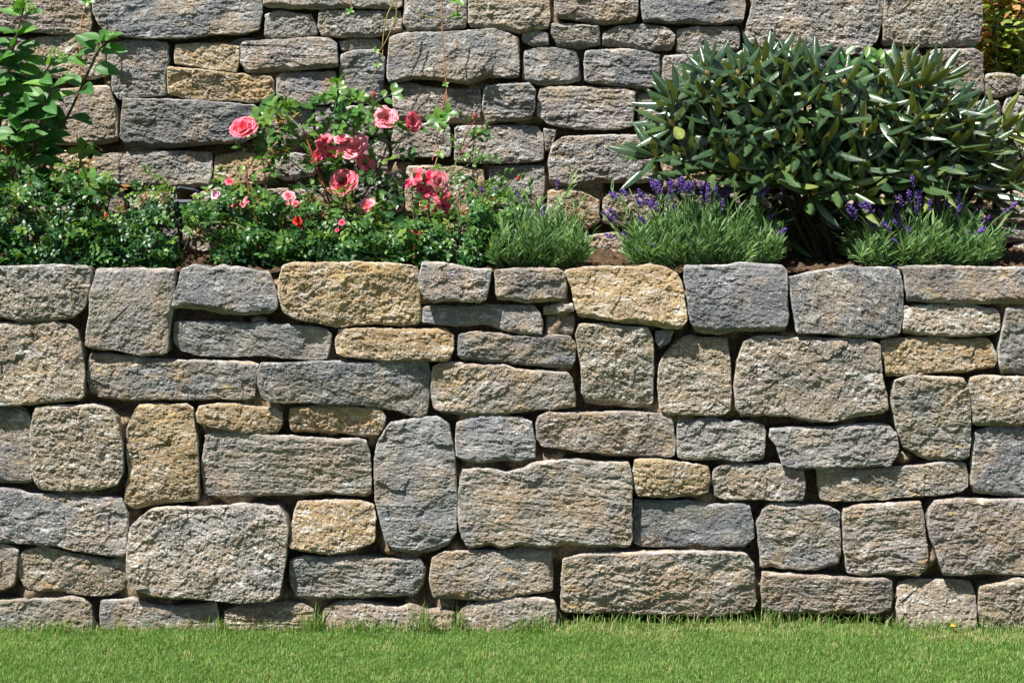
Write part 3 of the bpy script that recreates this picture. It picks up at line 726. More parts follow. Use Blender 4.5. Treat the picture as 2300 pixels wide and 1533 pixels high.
M_ROSE_LEAF = leaf_material('rose_leaf', [(0.0, (0.016, 0.055, 0.020)), (0.4, (0.032, 0.105, 0.026)), (0.75, (0.095, 0.20, 0.035)), (0.93, (0.17, 0.26, 0.05)), (1.0, (0.24, 0.12, 0.04))], 0.36, 0.38, 0.28)
M_ROSE_STEM = leaf_material('rose_cane', [(0.0, (0.03, 0.02, 0.015)), (0.4, (0.06, 0.035, 0.02)), (0.7, (0.10, 0.14, 0.03)), (1.0, (0.30, 0.05, 0.035))], 0.5, 0.3, 0)
M_BUD = leaf_material('rose_bud', [(0.0, (0.05, 0.12, 0.025)), (0.5, (0.10, 0.19, 0.035)), (0.52, (0.60, 0.012, 0.02)), (1.0, (0.70, 0.03, 0.05))], 0.45, 0.4, 0)
def petal_material(name, deep, mid, edge):
    return leaf_material(name, [(0.0, deep), (0.55, mid), (1.0, edge)], 0.55, 0.2, 0.28, tcol=(1.1, 0.8, 0.8))
M_PINK = petal_material('pink_petal', (0.74, 0.03, 0.09), (0.87, 0.115, 0.185), (0.92, 0.30, 0.38))
M_PALE = petal_material('pale_pink_petal', (0.80, 0.10, 0.17), (0.90, 0.24, 0.31), (0.93, 0.47, 0.53))
M_HOT = petal_material('deep_pink_petal', (0.68, 0.015, 0.07), (0.85, 0.055, 0.17), (0.90, 0.18, 0.32))
M_LILAC = petal_material('lilac_petal', (0.70, 0.16, 0.30), (0.80, 0.42, 0.60), (0.85, 0.66, 0.78))
M_RED = petal_material('red_petal', (0.50, 0.006, 0.008), (0.72, 0.02, 0.015), (0.80, 0.06, 0.03))
M_ORANGE = petal_material('orange_petal', (0.60, 0.03, 0.01), (0.80, 0.10, 0.02), (0.85, 0.24, 0.04))

def bloom_mesh(seed, openness=1.0, layers=7):
    """a full rose: petals in whorls, tight in the heart, reflexed outside; radius about 1, facing +z"""
    r = np.random.default_rng(seed); V, F, T, n = [], [], [], 0
    A, B = 9, 8
    for k in range(layers):
        q = k/(layers - 1)
        cnt = (3, 4, 5, 6, 6, 7, 7)[min(k, 6)]
        for j in range(cnt):
            az = 2*math.pi*j/cnt + k*0.9 + r.normal(0, 0.2)
            op = (0.02 + 1.12*q**1.25)*openness + r.normal(0, 0.08)           # how far it leans out
            Ln = (0.55 + 0.42*q)*r.uniform(0.9, 1.1); wd = (0.42 + 0.46*q)*r.uniform(0.9, 1.15)
            a, b = np.meshgrid(np.linspace(-1, 1, A), np.linspace(0, 1, B))
            wprof = np.sin(np.clip(b*1.75 + 0.25, 0, math.pi*0.62))
            wprof = wprof*np.sqrt(np.clip(1 - np.clip((b - 0.55)/0.52, 0, 1)**2.4, 0.12, 1))
            ang = op*(0.35 + 0.75*b) + 0.75*q*np.clip(b - 0.72, 0, 1)*2.2
            dl = 1.0/(B - 1)*Ln
            rad = 0.03 + 0.06*q + np.cumsum(np.sin(ang)*dl, 0) - np.sin(ang[:1])*dl
            hz = np.cumsum(np.cos(ang)*dl, 0) - np.cos(ang[:1])*dl
            phi = r.uniform(0, 6.28); wave = (0.035 + 0.05*q)*np.sin(a*r.uniform(2.2, 4.5) + phi)*b**2
            lat = a*wd*wprof
            cup = (0.45 - 0.32*q)*(a*wprof)**2*wd
            rr_ = rad - cup*np.cos(ang) + wave*np.cos(ang); zz = hz + cup*np.sin(ang)*0.6 - wave*np.sin(ang)
            x = rr_*math.cos(az) - lat*math.sin(az); y = rr_*math.sin(az) + lat*math.cos(az)
            V.append(np.stack([x, y, zz - 0.42], -1).reshape(-1, 3))
            idx = np.arange(A*B).reshape(B, A) + n; n += A*B
            F.append(np.stack([idx[:-1, :-1], idx[:-1, 1:], idx[1:, 1:], idx[1:, :-1]], -1).reshape(-1, 4))
            T.append(np.clip(0.15 + 0.35*q + 0.5*b**2.2 + r.normal(0, 0.06) + 0*a, 0, 1).ravel())
    return np.concatenate(V), np.concatenate(F), np.concatenate(T)
BLOOMS = {}
def bloom(parent, px, py, Y, rad_px, mat, axis=(0, -1, 0.35), seed=0, openness=1.0, layers=7, label=None):
    key = (seed % 4, round(openness, 1), layers, mat.name)
    if key not in BLOOMS:
        V, F, T = bloom_mesh(key[0], openness, layers)
        o = mesh_obj('rose_bloom', V, F, mat, None, True, {'tint': T}); BLOOMS[key] = o.data
    else:
        o = bpy.data.objects.new('rose_bloom', BLOOMS[key]); COL.objects.link(o)
    c = at_depth(px, py, Y); s = rad_px*(Y - CAM[1])/FPX
    q = Vector(axis).to_track_quat('Z', 'Y') @ Vector((0, 0, 1)).rotation_difference(Vector((0, 0, 1)))
    o.matrix_world = Matrix.Translation(Vector(c - np.array(parent.location))) @ q.to_matrix().to_4x4() @ Matrix.Rotation(seed*1.7, 4, 'Z') @ Matrix.Scale(s, 4)
    o.parent = parent
    if label: o['label'] = label
    return o
def bud_mesh(red):
    th = np.linspace(0, math.pi, 9); prof = np.sin(th)**0.8*0.42*(1 - 0.35*np.linspace(0, 1, 9)); z = -np.cos(th)*0.9
    v, f = tube(np.stack([0*z, 0*z, z], -1), np.maximum(prof, 0.01), 8)
    t = np.repeat(np.where(np.linspace(0, 1, 9) > (0.35 if red else 2), 0.9, 0.25), 8)
    P = [(v, f)]; lv, lf = leaf_mesh(3, 0.3, 0.2, -0.1)
    for k in range(5):
        a = k*1.2566; P.append((xf(lv, (0.28*math.cos(a), 0.28*math.sin(a), -0.55), a, 1.15, 0, 1.5 if not red else 1.1), lf)); t = np.concatenate([t, np.full(len(lv), 0.3)])
    V, F = join(P); return V, F, t
BUDS = {}
def bud(parent, px, py, Y, size_px, red, axis=(0, 0, 1)):
    if red not in BUDS:
        V, F, T = bud_mesh(red); o = mesh_obj('rose_bud', V, F, M_BUD, None, True, {'tint': T}); BUDS[red] = o.data
    else:
        o = bpy.data.objects.new('rose_bud', BUDS[red]); COL.objects.link(o)
    c = at_depth(px, py, Y); s = size_px*(Y - CAM[1])/FPX
    o.matrix_world = Matrix.Translation(Vector(c - np.array(parent.location))) @ Vector(axis).to_track_quat('Z', 'Y').to_matrix().to_4x4() @ Matrix.Scale(s, 4)
    o.parent = parent; return o
# ---------------------------------------------------------------- roses
ROSE = [rose_leaf(k) for k in range(3)]

def cloud_leaves(bag, poly, n, Y, size, seed, tint=(0.35, 0.2), lean=0.7):
    """leaves through the volume behind a traced outline; Y = (front, back)"""
    r = np.random.default_rng(seed); x, y = sample_poly(poly, int(n*2.2), r)
    m = fbm(np.stack([x/70, 0*x, y/70], -1), 2, seed) + r.uniform(-0.25, 0.25, len(x)) > -0.02; x, y = x[m][:n], y[m][:n]; n = len(x)
    top = np.asarray(poly)[:, 1].min(); bot = np.asarray(poly)[:, 1].max(); q = (y - top)/(bot - top)
    Yv = Y[0] + (Y[1] - Y[0])*(0.15 + 0.85*(1 - q)**0.7)*r.uniform(0.0, 1.0, n)**0.9
    pos = at_depth(x, y, Yv)
    az = r.uniform(0, 2*math.pi, n); fwd = np.stack([np.cos(az), np.sin(az)*0.8 - 0.15, r.normal(0.12, 0.35, n)], -1)
    up = unit(np.stack([r.normal(0, 0.5, n), -lean + r.normal(0, 0.5, n), 0.75 + r.normal(0, 0.3, n)], -1))
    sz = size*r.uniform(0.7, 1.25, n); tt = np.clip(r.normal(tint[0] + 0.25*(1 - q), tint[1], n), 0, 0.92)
    pos = pos - unit(fwd)*sz[:, None]*0.5
    for k in range(3):
        m = np.arange(n) % 3 == k; add_leaves(bag, ROSE[k], pos[m], fwd[m], up[m], sz[m], tt[m])

def cane_leaves(bag, C, t0, t1, n, size, seed, tint=(0.5, 0.15), young=0.0):
    r = np.random.default_rng(seed); t = np.linspace(t0, t1, n); i = np.clip((t*(len(C) - 1)).astype(int), 0, len(C) - 2)
    pos = C[i]; tan = unit(C[i + 1] - C[i]); az = np.arange(n)*2.4 + r.normal(0, 0.4, n)
    out = np.stack([np.cos(az), 0.7*np.sin(az) - 0.1, 0*az], -1)
    fwd = unit(out + 0.35*tan + np.stack([0*az, 0*az, r.normal(0.1, 0.2, n)], -1))
    up = unit(np.stack([r.normal(0, 0.35, n), -0.6 + r.normal(0, 0.35, n), 0.8 + 0*az], -1))
    tt = np.clip(r.normal(tint[0], tint[1], n) + young*(t - t0)/(t1 - t0 + 1e-6), 0, 1.0)
    add_leaves(bag, ROSE[seed % 3], pos, fwd, up, size*r.uniform(0.75, 1.15, n), tt)

def rose_bush(name, label, cat, px, group=None):
    x = at_depth(px, 580, 0.36)[0]; return empty(name, (x, 0.36, soil_z(x, 0.36)), label, cat, group)

def finish(bush, leaves, canes):
    off = np.array(bush.location)
    o = leaves.build('foliage', M_ROSE_LEAF, bush, True, None); o.data.transform(Matrix.Translation(Vector(-off)))
    o = canes.build('stem', M_ROSE_STEM, bush, True, None); o.data.transform(Matrix.Translation(Vector(-off)))

def ground_canes(bag, root_px, tips, Y0, seed, leaves=None, size=0.06, tint=(0.4, 0.2)):
    r = np.random.default_rng(seed)
    for tx, ty, Y in tips:
        rx = root_px + r.normal(0, 25); a = (rx, 598); mid = (rx + (tx - rx)*0.45 + r.normal(0, 8), 598 + (ty - 598)*0.62)
        C = tube_px(bag, [a, mid, (tx, ty)], [Y0, (Y0 + Y)/2, Y], 0.0042, 0.0016, 5, r.choice([0.35, 0.55, 0.75, 0.95]))
        if leaves is not None: cane_leaves(leaves, C, 0.35, 1.0, 8, size, int(r.integers(1e6)), tint, 0.25)

def sprigs(cn, lv, x0, x1, ytop, n, seed, size=0.055):
    """young shoots standing above the mass"""
    r = np.random.default_rng(seed); tips = []
    for k in range(n):
        x = r.uniform(x0, x1); tips.append((x, ytop(x) - abs(r.normal(0, 26)) + 8, r.uniform(0.25, 0.6)))
    for t in tips: ground_canes(cn, t[0] + r.normal(0, 20), [t], 0.4, int(r.integers(1e6)), lv, size*r.uniform(0.7, 1.15), (0.55, 0.22))

GR = 'low glossy ground cover roses along the top of the low wall'
# left ground cover rose
b1 = rose_bush('ground_cover_rose', 'dense glossy ground cover rose bush in the left corner with one bright red bud', 'rose bush', 190, GR)
lv, cn = Bag(), Bag()
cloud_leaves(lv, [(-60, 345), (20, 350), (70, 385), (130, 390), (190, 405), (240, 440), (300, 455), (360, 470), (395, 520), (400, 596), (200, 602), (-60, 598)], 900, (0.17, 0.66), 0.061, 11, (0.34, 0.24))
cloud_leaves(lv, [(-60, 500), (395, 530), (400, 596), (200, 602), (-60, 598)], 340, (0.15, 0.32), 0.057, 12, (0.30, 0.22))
ground_canes(cn, 90, [(5, 330, .5), (62, 355, .45), (82, 400, .4), (140, 380, .5), (40, 420, .3), (120, 470, .25), (150, 560, .2), (200, 420, .5)], 0.42, 1, lv, 0.058)
ground_canes(cn, 290, [(355, 375, .45), (330, 440, .4), (285, 470, .3), (380, 430, .42), (240, 500, .25), (372, 560, .3), (150, 395, .5)], 0.40, 2, lv, 0.058)
tube_px(cn, [(50, 440), (95, 480), (125, 530), (160, 570)], 0.2, 0.0045, 0.004, 6, 0.68)
sprigs(cn, lv, -30, 400, lambda x: 345 + max(0, x)*0.27, 26, 101)
finish(b1, lv, cn)
bud(b1, 237, 487, 0.15, 10, True); bud(b1, 178, 392, 0.45, 6, True)
for x, y in ((150, 380), (148, 388), (385, 425), (300, 425), (255, 478), (240, 470), (20, 310), (80, 305), (370, 410)): bud(b1, x, y, 0.42, 6, False)
# middle ground cover rose
b2 = rose_bush('ground_cover_rose', 'glossy ground cover rose with small pink, lilac and orange flowers, right of the floodlight', 'rose bush', 600, GR)
lv, cn = Bag(), Bag()
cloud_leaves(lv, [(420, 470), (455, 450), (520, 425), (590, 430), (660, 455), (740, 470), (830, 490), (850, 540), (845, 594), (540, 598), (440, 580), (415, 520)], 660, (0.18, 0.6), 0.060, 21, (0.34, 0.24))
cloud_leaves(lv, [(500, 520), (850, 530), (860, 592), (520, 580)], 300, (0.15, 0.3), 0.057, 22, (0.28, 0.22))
ground_canes(cn, 560, [(505, 392, .5), (555, 375, .5), (610, 400, .5), (480, 430, .45), (455, 470, .35), (640, 480, .3), (530, 420, .45), (590, 350, .52), (440, 520, .3), (700, 500, .3)], 0.42, 3, lv, 0.056, (0.6, 0.2))
ground_canes(cn, 740, [(690, 480, .4), (800, 500, .35), (830, 540, .3), (660, 560, .2), (720, 460, .5)], 0.40, 4, lv, 0.056)
tube_px(cn, [(450, 502), (520, 500), (560, 520), (600, 527), (660, 545), (720, 575)], 0.2, 0.004, 0.0045, 6, 0.7)
tube_px(cn, [(552, 370), (560, 430), (575, 490), (597, 520)], 0.3, 0.003, 0.004, 6, 1.0)
sprigs(cn, lv, 420, 850, lambda x: 445 + abs(x - 560)*0.13, 26, 102)
finish(b2, lv, cn)
bloom(b2, 487, 436, 0.24, 16, M_LILAC, (-0.7, -0.8, 0.4), 1, 0.7, 5, 'pale lilac pink faded bloom')
bloom(b2, 649, 442, 0.24, 16, M_PALE, (0.2, -0.7, 0.7), 2, 0.9, 5)
for x, y, s, m in ((515, 408, 12, M_PINK), (640, 455, 12, M_PINK), (663, 458, 10, M_PINK), (555, 450, 10, M_PALE), (545, 460, 9, M_PALE), (527, 462, 8, M_PINK), (668, 497, 12, M_RED), (674, 506, 9, M_RED),
                   (768, 500, 9, M_HOT), (757, 517, 6, M_HOT), (512, 569, 9, M_ORANGE), (517, 582, 9, M_RED), (528, 553, 6, M_ORANGE), (553, 570, 6, M_RED)):
    bloom(b2, x, y, 0.19 if y > 480 else 0.34, s*0.9, m, (rng.normal(0, .4), -0.9, 0.5), int(x), 0.9, 4)
for x, y in ((497, 378), (510, 383), (493, 380), (535, 378), (478, 385), (480, 410), (455, 445), (700, 470), (640, 470)): bud(b2, x, y, 0.46, 7, False)
# right ground cover rose
b3 = rose_bush('ground_cover_rose', 'ground cover rose with many green buds on upright sprays, left of the lavender', 'rose bush', 1000, GR)
lv, cn = Bag(), Bag()
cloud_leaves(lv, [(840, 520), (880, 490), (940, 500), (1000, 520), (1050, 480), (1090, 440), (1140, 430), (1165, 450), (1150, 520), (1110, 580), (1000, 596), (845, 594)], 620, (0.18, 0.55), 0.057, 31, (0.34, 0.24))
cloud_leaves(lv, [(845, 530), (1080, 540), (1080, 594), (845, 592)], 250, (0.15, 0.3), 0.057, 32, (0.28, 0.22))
ground_canes(cn, 1070, [(1105, 400, .4), (1130, 395, .42), (1150, 405, .4), (1175, 415, .42), (1190, 430, .4), (1120, 430, .35), (1090, 415, .4), (1160, 440, .35), (1075, 440, .4), (1180, 460, .35)], 0.38, 5, lv, 0.045, (0.6, 0.15))
ground_canes(cn, 900, [(925, 520, .3), (945, 530, .3), (880, 500, .35), (935, 575, .2), (970, 540, .25), (1010, 520, .3)], 0.36, 6, lv, 0.055)
sprigs(cn, lv, 845, 1130, lambda x: 500 - max(0, x - 1000)*0.5, 16, 103, 0.05)
finish(b3, lv, cn)
for x, y in ((1106, 405), (1122, 415), (1137, 385), (1150, 385), (1175, 395), (1190, 412), (1193, 425), (1180, 440), (1160, 430), (1195, 405), (1128, 402), (1166, 398), (1068, 415), (1092, 420)): bud(b3, x, y, 0.40, 9, False, (0.3, -0.1, 1))
for x, y, s in ((1164, 401, 8), (1105, 469, 8), (926, 526, 11), (942, 526, 8), (930, 557, 7), (931, 575, 7)): bud(b3, x, y, 0.16 if y > 500 else 0.28, s, True)

# the tall pink rose
PR = 'tall pink roses behind the ground cover roses'
b4 = rose_bush('pink_rose', 'tall rose bush with large full pink blooms standing before the upper wall', 'rose bush', 770, PR)
lv, cn = Bag(), Bag()
canes = [([(775, 598), (745, 470), (715, 385), (688, 310), (668, 262), (640, 238)], .5, 0.95, 9), ([(775, 598), (760, 470), (757, 350), (752, 270), (758, 190)], .55, 0.6, 11),
         ([(785, 598), (805, 470), (850, 380), (870, 320), (868, 285)], .48, 0.3, 7), ([(850, 380), (890, 325), (920, 290)], .48, 0.3, 4), ([(765, 598), (700, 440), (615, 375), (565, 335), (550, 305)], .5, 0.4, 7),
         ([(780, 598), (778, 480), (773, 425)], .40, 0.3, 4), ([(790, 598), (855, 510), (832, 475)], .36, 0.4, 6), ([(780, 598), (790, 470), (792, 400), (797, 350)], .46, 0.3, 4),
         ([(745, 470), (690, 395), (640, 350), (600, 320), (575, 300)], .5, 0.7, 9), ([(757, 350), (800, 290), (835, 240), (838, 216)], .52, 0.9, 5), ([(760, 470), (720, 400), (720, 345), (725, 320)], .52, 0.4, 6), ([(805, 470), (870, 440), (900, 400)], .46, 0.3, 5)]
for k, (P, Y, tint, n) in enumerate(canes):
    Yv = np.linspace(0.40, Y, len(P)) if P[0][1] > 590 else Y
    C = tube_px(cn, P, Yv, 0.0055 if P[0][1] > 590 else 0.003, 0.0018, 6, tint)
    cane_leaves(lv, C, 0.35, 0.95, n, 0.105, 40 + k, (0.58, 0.14), 0.22 if k in (0, 1, 8) else 0.0)
for k, (P, n) in enumerate([([(570, 250), (660, 225), (700, 280), (690, 340), (640, 370), (590, 330)], 20), ([(720, 210), (790, 190), (800, 290), (730, 310)], 11), ([(680, 330), (840, 340), (910, 470), (880, 560), (700, 560), (660, 440)], 48), ([(790, 235), (850, 260), (840, 300), (790, 300)], 5)]):
    r = np.random.default_rng(60 + k); x, y = sample_poly(P, n, r); Yv = r.uniform(0.36, 0.58, n); pos = at_depth(x, y, Yv); az = r.uniform(0, 6.28, n)
    fwd = np.stack([np.cos(az), np.sin(az)*0.6, r.normal(0, 0.25, n)], -1); up = np.stack([r.normal(0, .4, n), -0.75 + r.normal(0, .3, n), 0.7 + 0*az], -1)
    add_leaves(lv, ROSE[k % 3], pos - unit(fwd)*0.05, fwd, up, r.uniform(0.08, 0.12, n), np.clip(r.normal(0.62 if k != 2 else 0.25, 0.15, n), 0, 0.93))
finish(b4, lv, cn)
for i, (x, y, s, m, ax, op) in enumerate([(548, 288, 31, M_PINK, (-0.15, -0.75, 0.75), 1.0), (866, 268, 30, M_PALE, (-0.1, -0.85, 0.6), 1.0), (925, 275, 25, M_PINK, (0.75, -0.65, 0.15), 0.8), (797, 332, 34, M_PALE, (-0.25, -0.75, 0.65), 1.0),
        (772, 410, 32, M_PINK, (-0.15, -0.85, 0.5), 1.0), (826, 466, 25, M_PALE, (-0.5, -0.6, 0.6), 0.8), (728, 318, 22, M_PINK, (-0.3, -0.6, 0.7), 0.9), (716, 352, 24, M_PINK, (-0.5, -0.7, 0.5), 0.9), (742, 345, 20, M_PINK, (0, -0.8, 0.6), 0.9), (768, 315, 20, M_PALE, (-0.2, -0.5, 0.9), 0.9), (820, 368, 22, M_PINK, (0.4, -0.8, 0.4), 0.9)]):
    bloom(b4, x, y, 0.40 if i in (4, 5) else 0.46, s*1.04, m, ax, i, op)
for x, y, d in ((639, 226, False), (655, 234, False), (631, 234, False), (656, 249, False), (625, 266, False), (822, 225, False), (838, 235, False), (834, 248, False), (838, 214, True)): bud(b4, x, y, 0.5, 10, d)
# the second, smaller pink rose
b5 = rose_bush('pink_rose', 'rose bush with one tight cluster of coral and deep pink flowers', 'rose bush', 980, PR)
lv, cn = Bag(), Bag()
canes = [([(940, 598), (965, 500), (1000, 420), (1030, 350), (1050, 290)], .5, 0.7, 9), ([(1030, 350), (1050, 300), (1068, 268)], .5, 1.0, 1), ([(1030, 350), (1062, 310), (1095, 278)], .5, 1.0, 1), ([(1010, 400), (1060, 365), (1105, 345)], .48, 0.7, 5),
         ([(945, 598), (960, 500), (965, 450), (968, 410)], .42, 0.5, 5), ([(950, 598), (1000, 520), (990, 460)], .38, 0.5, 5), ([(935, 598), (930, 500), (925, 420)], .42, 0.5, 5), ([(965, 500), (1030, 440), (1060, 410)], .45, 0.7, 5)]
for k, (P, Y, tint, n) in enumerate(canes):
    Yv = np.linspace(0.38, Y, len(P)) if P[0][1] > 590 else Y
    C = tube_px(cn, P, Yv, 0.0045 if P[0][1] > 590 else 0.0026, 0.0016, 6, tint)
    cane_leaves(lv, C, 0.4, 0.95, n, 0.075, 80 + k, (0.55, 0.14), 0.1)
finish(b5, lv, cn)
for i, (x, y, s, m, ax) in enumerate([(940, 398, 22, M_PINK, (-0.6, -0.6, 0.4)), (985, 408, 24, M_PALE, (0.6, -0.7, 0.2)), (966, 400, 19, M_HOT, (0.1, -0.8, 0.6)), (962, 432, 18, M_PINK, (-0.3, -0.7, 0.6)), (990, 440, 22, M_PINK, (0.3, -0.8, 0.3)), (955, 456, 15, M_PINK, (-0.4, -0.8, 0.2)),
        (996, 462, 17, M_HOT, (0.3, -0.8, 0)), (946, 425, 12, M_HOT, (-0.4, -0.8, 0.2)), (917, 412, 11, M_HOT, (-0.7, -0.6, 0.3)), (978, 472, 10, M_PINK, (0, -0.9, 0.2))]):
    bloom(b5, x, y, 0.40, s*1.05, m, ax, i + 2, 0.95, 7 if s > 16 else 5)
for x, y, d in ((1033, 256, False), (1055, 266, False), (1066, 262, True), (1094, 280, False), (1062, 302, False), (1008, 444, True), (930, 393, False), (951, 395, False), (990, 440, False), (1012, 452, False), (1012, 475, False)): bud(b5, x, y, 0.46 if y < 320 else 0.36, 9, d)
# ---------------------------------------------------------------- rhododendron, laurel, hydrangea, lavender, tendrils
M_RHODO = leaf_material('rhododendron_leaf', [(0.0, (0.022, 0.050, 0.023)), (0.5, (0.042, 0.085, 0.034)), (0.8, (0.070, 0.120, 0.036)), (1.0, (0.20, 0.23, 0.06))], 0.30, 0.7, 0.08, back=(0.20, 0.22, 0.06), bump=0.35)
M_BARK = plain_material('bark', (0.10, 0.07, 0.045), 0.85, 0.1)
M_RBARK = plain_material('dark_bark', (0.05, 0.037, 0.026), 0.9, 0.1)
M_TANBUD = plain_material('tan_bud', (0.52, 0.35, 0.14), 0.7, 0.2)
M_LAUREL = leaf_material('laurel_leaf', [(0.0, (0.014, 0.065, 0.014)), (0.6, (0.03, 0.125, 0.022)), (1.0, (0.13, 0.22, 0.045))], 0.35, 0.5, 0.2)
RHODO = [leaf_mesh(7, 0.230, -0.05, c, 0.52, (-1, -0.55, 0, 0.55, 1), 0.8, 0.05) for c in (0.05, 0.14, 0.26)]
OUT = [(1425, 345), (1465, 300), (1455, 255), (1472, 200), (1520, 155), (1570, 115), (1640, 105), (1700, 90), (1790, 100), (1840, 135), (1900, 150), (1960, 170), (2010, 165), (2055, 125), (2140, 135), (2150, 185), (2200, 205), (2245, 240), (2300, 270), (2345, 330),
       (2345, 400), (2290, 450), (2210, 455), (2120, 440), (2000, 455), (1900, 480), (1800, 475), (1750, 455), (1640, 415), (1515, 405), (1440, 390)]
rx = at_depth(1880, 575, 0.45)
rh = empty('rhododendron', (rx[0], 0.45, soil_z(rx[0], 0.45)), 'broad dark green rhododendron with long leathery leaves before the upper wall', 'shrub')
r = np.random.default_rng(5)
cen = np.mean(OUT, 0)
shr = [(cen[0] + (a - cen[0])*0.93, cen[1] + 10 + (b - cen[1])*0.80) for a, b in OUT]
cand = np.stack(sample_poly(shr, 6000, r), -1); pts = []
for c in cand:
    if all((c[0] - q[0])**2 + ((c[1] - q[1])*1.15)**2 > 54**2 for q in pts): pts.append(c)
pts = np.array(pts)
def dome(P, back=0.0):
    e = np.clip(1 - ((P[:, 0] - 1870)/520)**2 - ((P[:, 1] - 370)/300)**2, 0, 1)
    return 0.62 + back - 0.36*np.sqrt(e)
lv, st, bd = Bag(), Bag(), Bag()
layers = [(pts, 0.0, 1.0), (np.stack(sample_poly(shr, 70, r), -1), 0.14, 0.95)]
for P, back, sc in layers:
    Wp = at_depth(P[:, 0], P[:, 1], np.minimum(dome(P, back), 0.72))
    for (px, py), c in zip(P, Wp):
        ax = np.array([(px - 1870)/520*0.75 + r.normal(0, 0.18), -0.42 - 0.25*max(0, (py - 220)/250) + r.normal(0, 0.17), 0.85 + r.normal(0, 0.1) - 0.25*max(0, (py - 350)/120)]); ax /= np.linalg.norm(ax)
        e1 = np.cross(ax, (0.3, 1, 0.2)); e1 /= np.linalg.norm(e1); e2 = np.cross(ax, e1)
        n = int(r.integers(9, 14)); az = np.arange(n)*2.399 + r.uniform(0, 6)
        th = np.linspace(0.35, 1.32, n) + r.normal(0, 0.12, n)          # inner leaves stand up, outer ones spread
        rad = np.cos(az)[:, None]*e1 + np.sin(az)[:, None]*e2
        fwd = np.cos(th)[:, None]*ax + np.sin(th)[:, None]*rad
        up = np.sin(th)[:, None]*ax - np.cos(th)[:, None]*rad
        size = sc*(0.112 + 0.052*np.linspace(0, 1, n))*r.uniform(0.85, 1.15, n)
        pos = c + rad*0.006 - ax*np.linspace(0, 0.015, n)[:, None]
        tint = np.clip(r.normal(0.45, 0.18) + r.normal(0, 0.13, n) + (0.18 if py > 400 else 0) + (r.random(n) < 0.02)*0.6, 0, 1)
        k = int(r.integers(3)); add_leaves(lv, RHODO[k], pos, fwd, up, size, tint)
        v, f = tube([c - ax*0.012, c + ax*0.008, c + ax*0.022], [0.007, 0.0095, 0.001], 6); bd.add(v, f, 0.5)
        if r.random() < 0.6: continue
        root = np.array([rx[0] + r.normal(0, 0.10) + 0.35*(c[0] - rx[0]), 0.47 + r.normal(0, 0.03), rh.location[2] - 0.02])
        v, f = tube(spline([root, root*0.45 + c*0.55 + np.array([0, 0.05, -0.04]), c - ax*0.10, c], 9), np.linspace(0.010, 0.004, 9), 6); st.add(v, f, 0.5)
# a few hanging, shaded leaves low down
P = np.stack(sample_poly([(1700, 430), (2230, 430), (2210, 500), (2000, 545), (1750, 560), (1690, 480)], 260, r), -1)
c = at_depth(P[:, 0], P[:, 1], r.uniform(0.46, 0.74, len(P))); az = r.uniform(0, 6.28, len(P))
add_leaves(lv, RHODO[1], c, np.stack([np.cos(az), np.sin(az)*0.6, r.uniform(-0.9, 0.1, len(P))], -1), np.stack([r.normal(0, .3, len(P)), -0.8 + 0*az, 0.6 + 0*az], -1), r.uniform(0.10, 0.14, len(P)), np.clip(r.normal(0.4, .15, len(P)), 0, 1))
T = Matrix.Translation(-Vector(rh.location))
for bag, nm, m in ((lv, 'foliage', M_RHODO), (st, 'branches', M_RBARK), (bd, 'leaf_bud', M_TANBUD)):
    o = bag.build(nm, m, rh); o.data.transform(T)
    if nm == 'leaf_bud': o['kind'] = 'stuff'

# cherry laurel shoots standing up behind it
lx = at_depth(1950, 400, 0.70)
la = empty('cherry_laurel', (lx[0], 0.70, soil_z(lx[0], 0.70)), 'few shiny bright green laurel shoots rising behind the rhododendron', 'shrub')
lv, st = Bag(), Bag(); LAU = leaf_mesh(6, 0.42, 0.25, 0.15, 0.5)
for k, P in enumerate([[(1950, 590), (1940, 300), (1912, 190), (1898, 125)], [(1955, 590), (1960, 280), (1950, 180), (1945, 130)], [(1960, 590), (1985, 250), (1978, 160), (1975, 130)], [(1960, 590), (1990, 260), (1995, 200), (2000, 160)], [(1955, 590), (1975, 260), (1965, 200), (1962, 165)]]):
    C = tube_px(st, P, 0.70, 0.005, 0.002, 6); n = 9; i = np.linspace(18, 27, n).astype(int) if len(C) > 27 else np.linspace(int(len(C)*0.62), len(C) - 1, n).astype(int)
    az = np.arange(n)*2.4 + k; q = np.linspace(0, 1, n)
    fwd = np.stack([np.cos(az), np.sin(az)*0.6 - 0.2, 0.25 + 0.8*q], -1); up = np.stack([-0.3*np.cos(az), -0.7 + 0*az, 0.6 + 0*az], -1)
    add_leaves(lv, LAU, C[i], fwd, up, 0.085 - 0.03*q, np.clip(0.45 + 0.3*q + (0.25 if k == 2 else 0) + r.normal(0, .1, n), 0, 1))
T = Matrix.Translation(-Vector(la.location))
for bag, nm, m in ((lv, 'foliage', M_LAUREL), (st, 'stem', M_BARK)):
    bag.build(nm, m, la).data.transform(T)

# hydrangea at the left edge
M_HYD = leaf_material('hydrangea_leaf', [(0.0, (0.022, 0.085, 0.022)), (0.5, (0.050, 0.155, 0.036)), (0.8, (0.095, 0.235, 0.04)), (1.0, (0.20, 0.36, 0.055))], 0.45, 0.4, 0.30, bump=0.4)
M_HSTEM = leaf_material('hydrangea_stem', [(0.0, (0.05, 0.03, 0.025)), (0.5, (0.13, 0.065, 0.04)), (1.0, (0.20, 0.28, 0.07))], 0.6, 0.3, 0)
M_HBUD = leaf_material('hydrangea_bud', [(0.0, (0.16, 0.30, 0.05)), (1.0, (0.42, 0.55, 0.16))], 0.6, 0.2, 0.1)
hx = at_depth(60, 560, 0.58)
hy = empty('hydrangea', (hx[0], 0.58, soil_z(hx[0], 0.58)), 'leafy hydrangea with pale green flower buds at the left edge before the upper wall', 'shrub')
lv, st = Bag(), Bag()
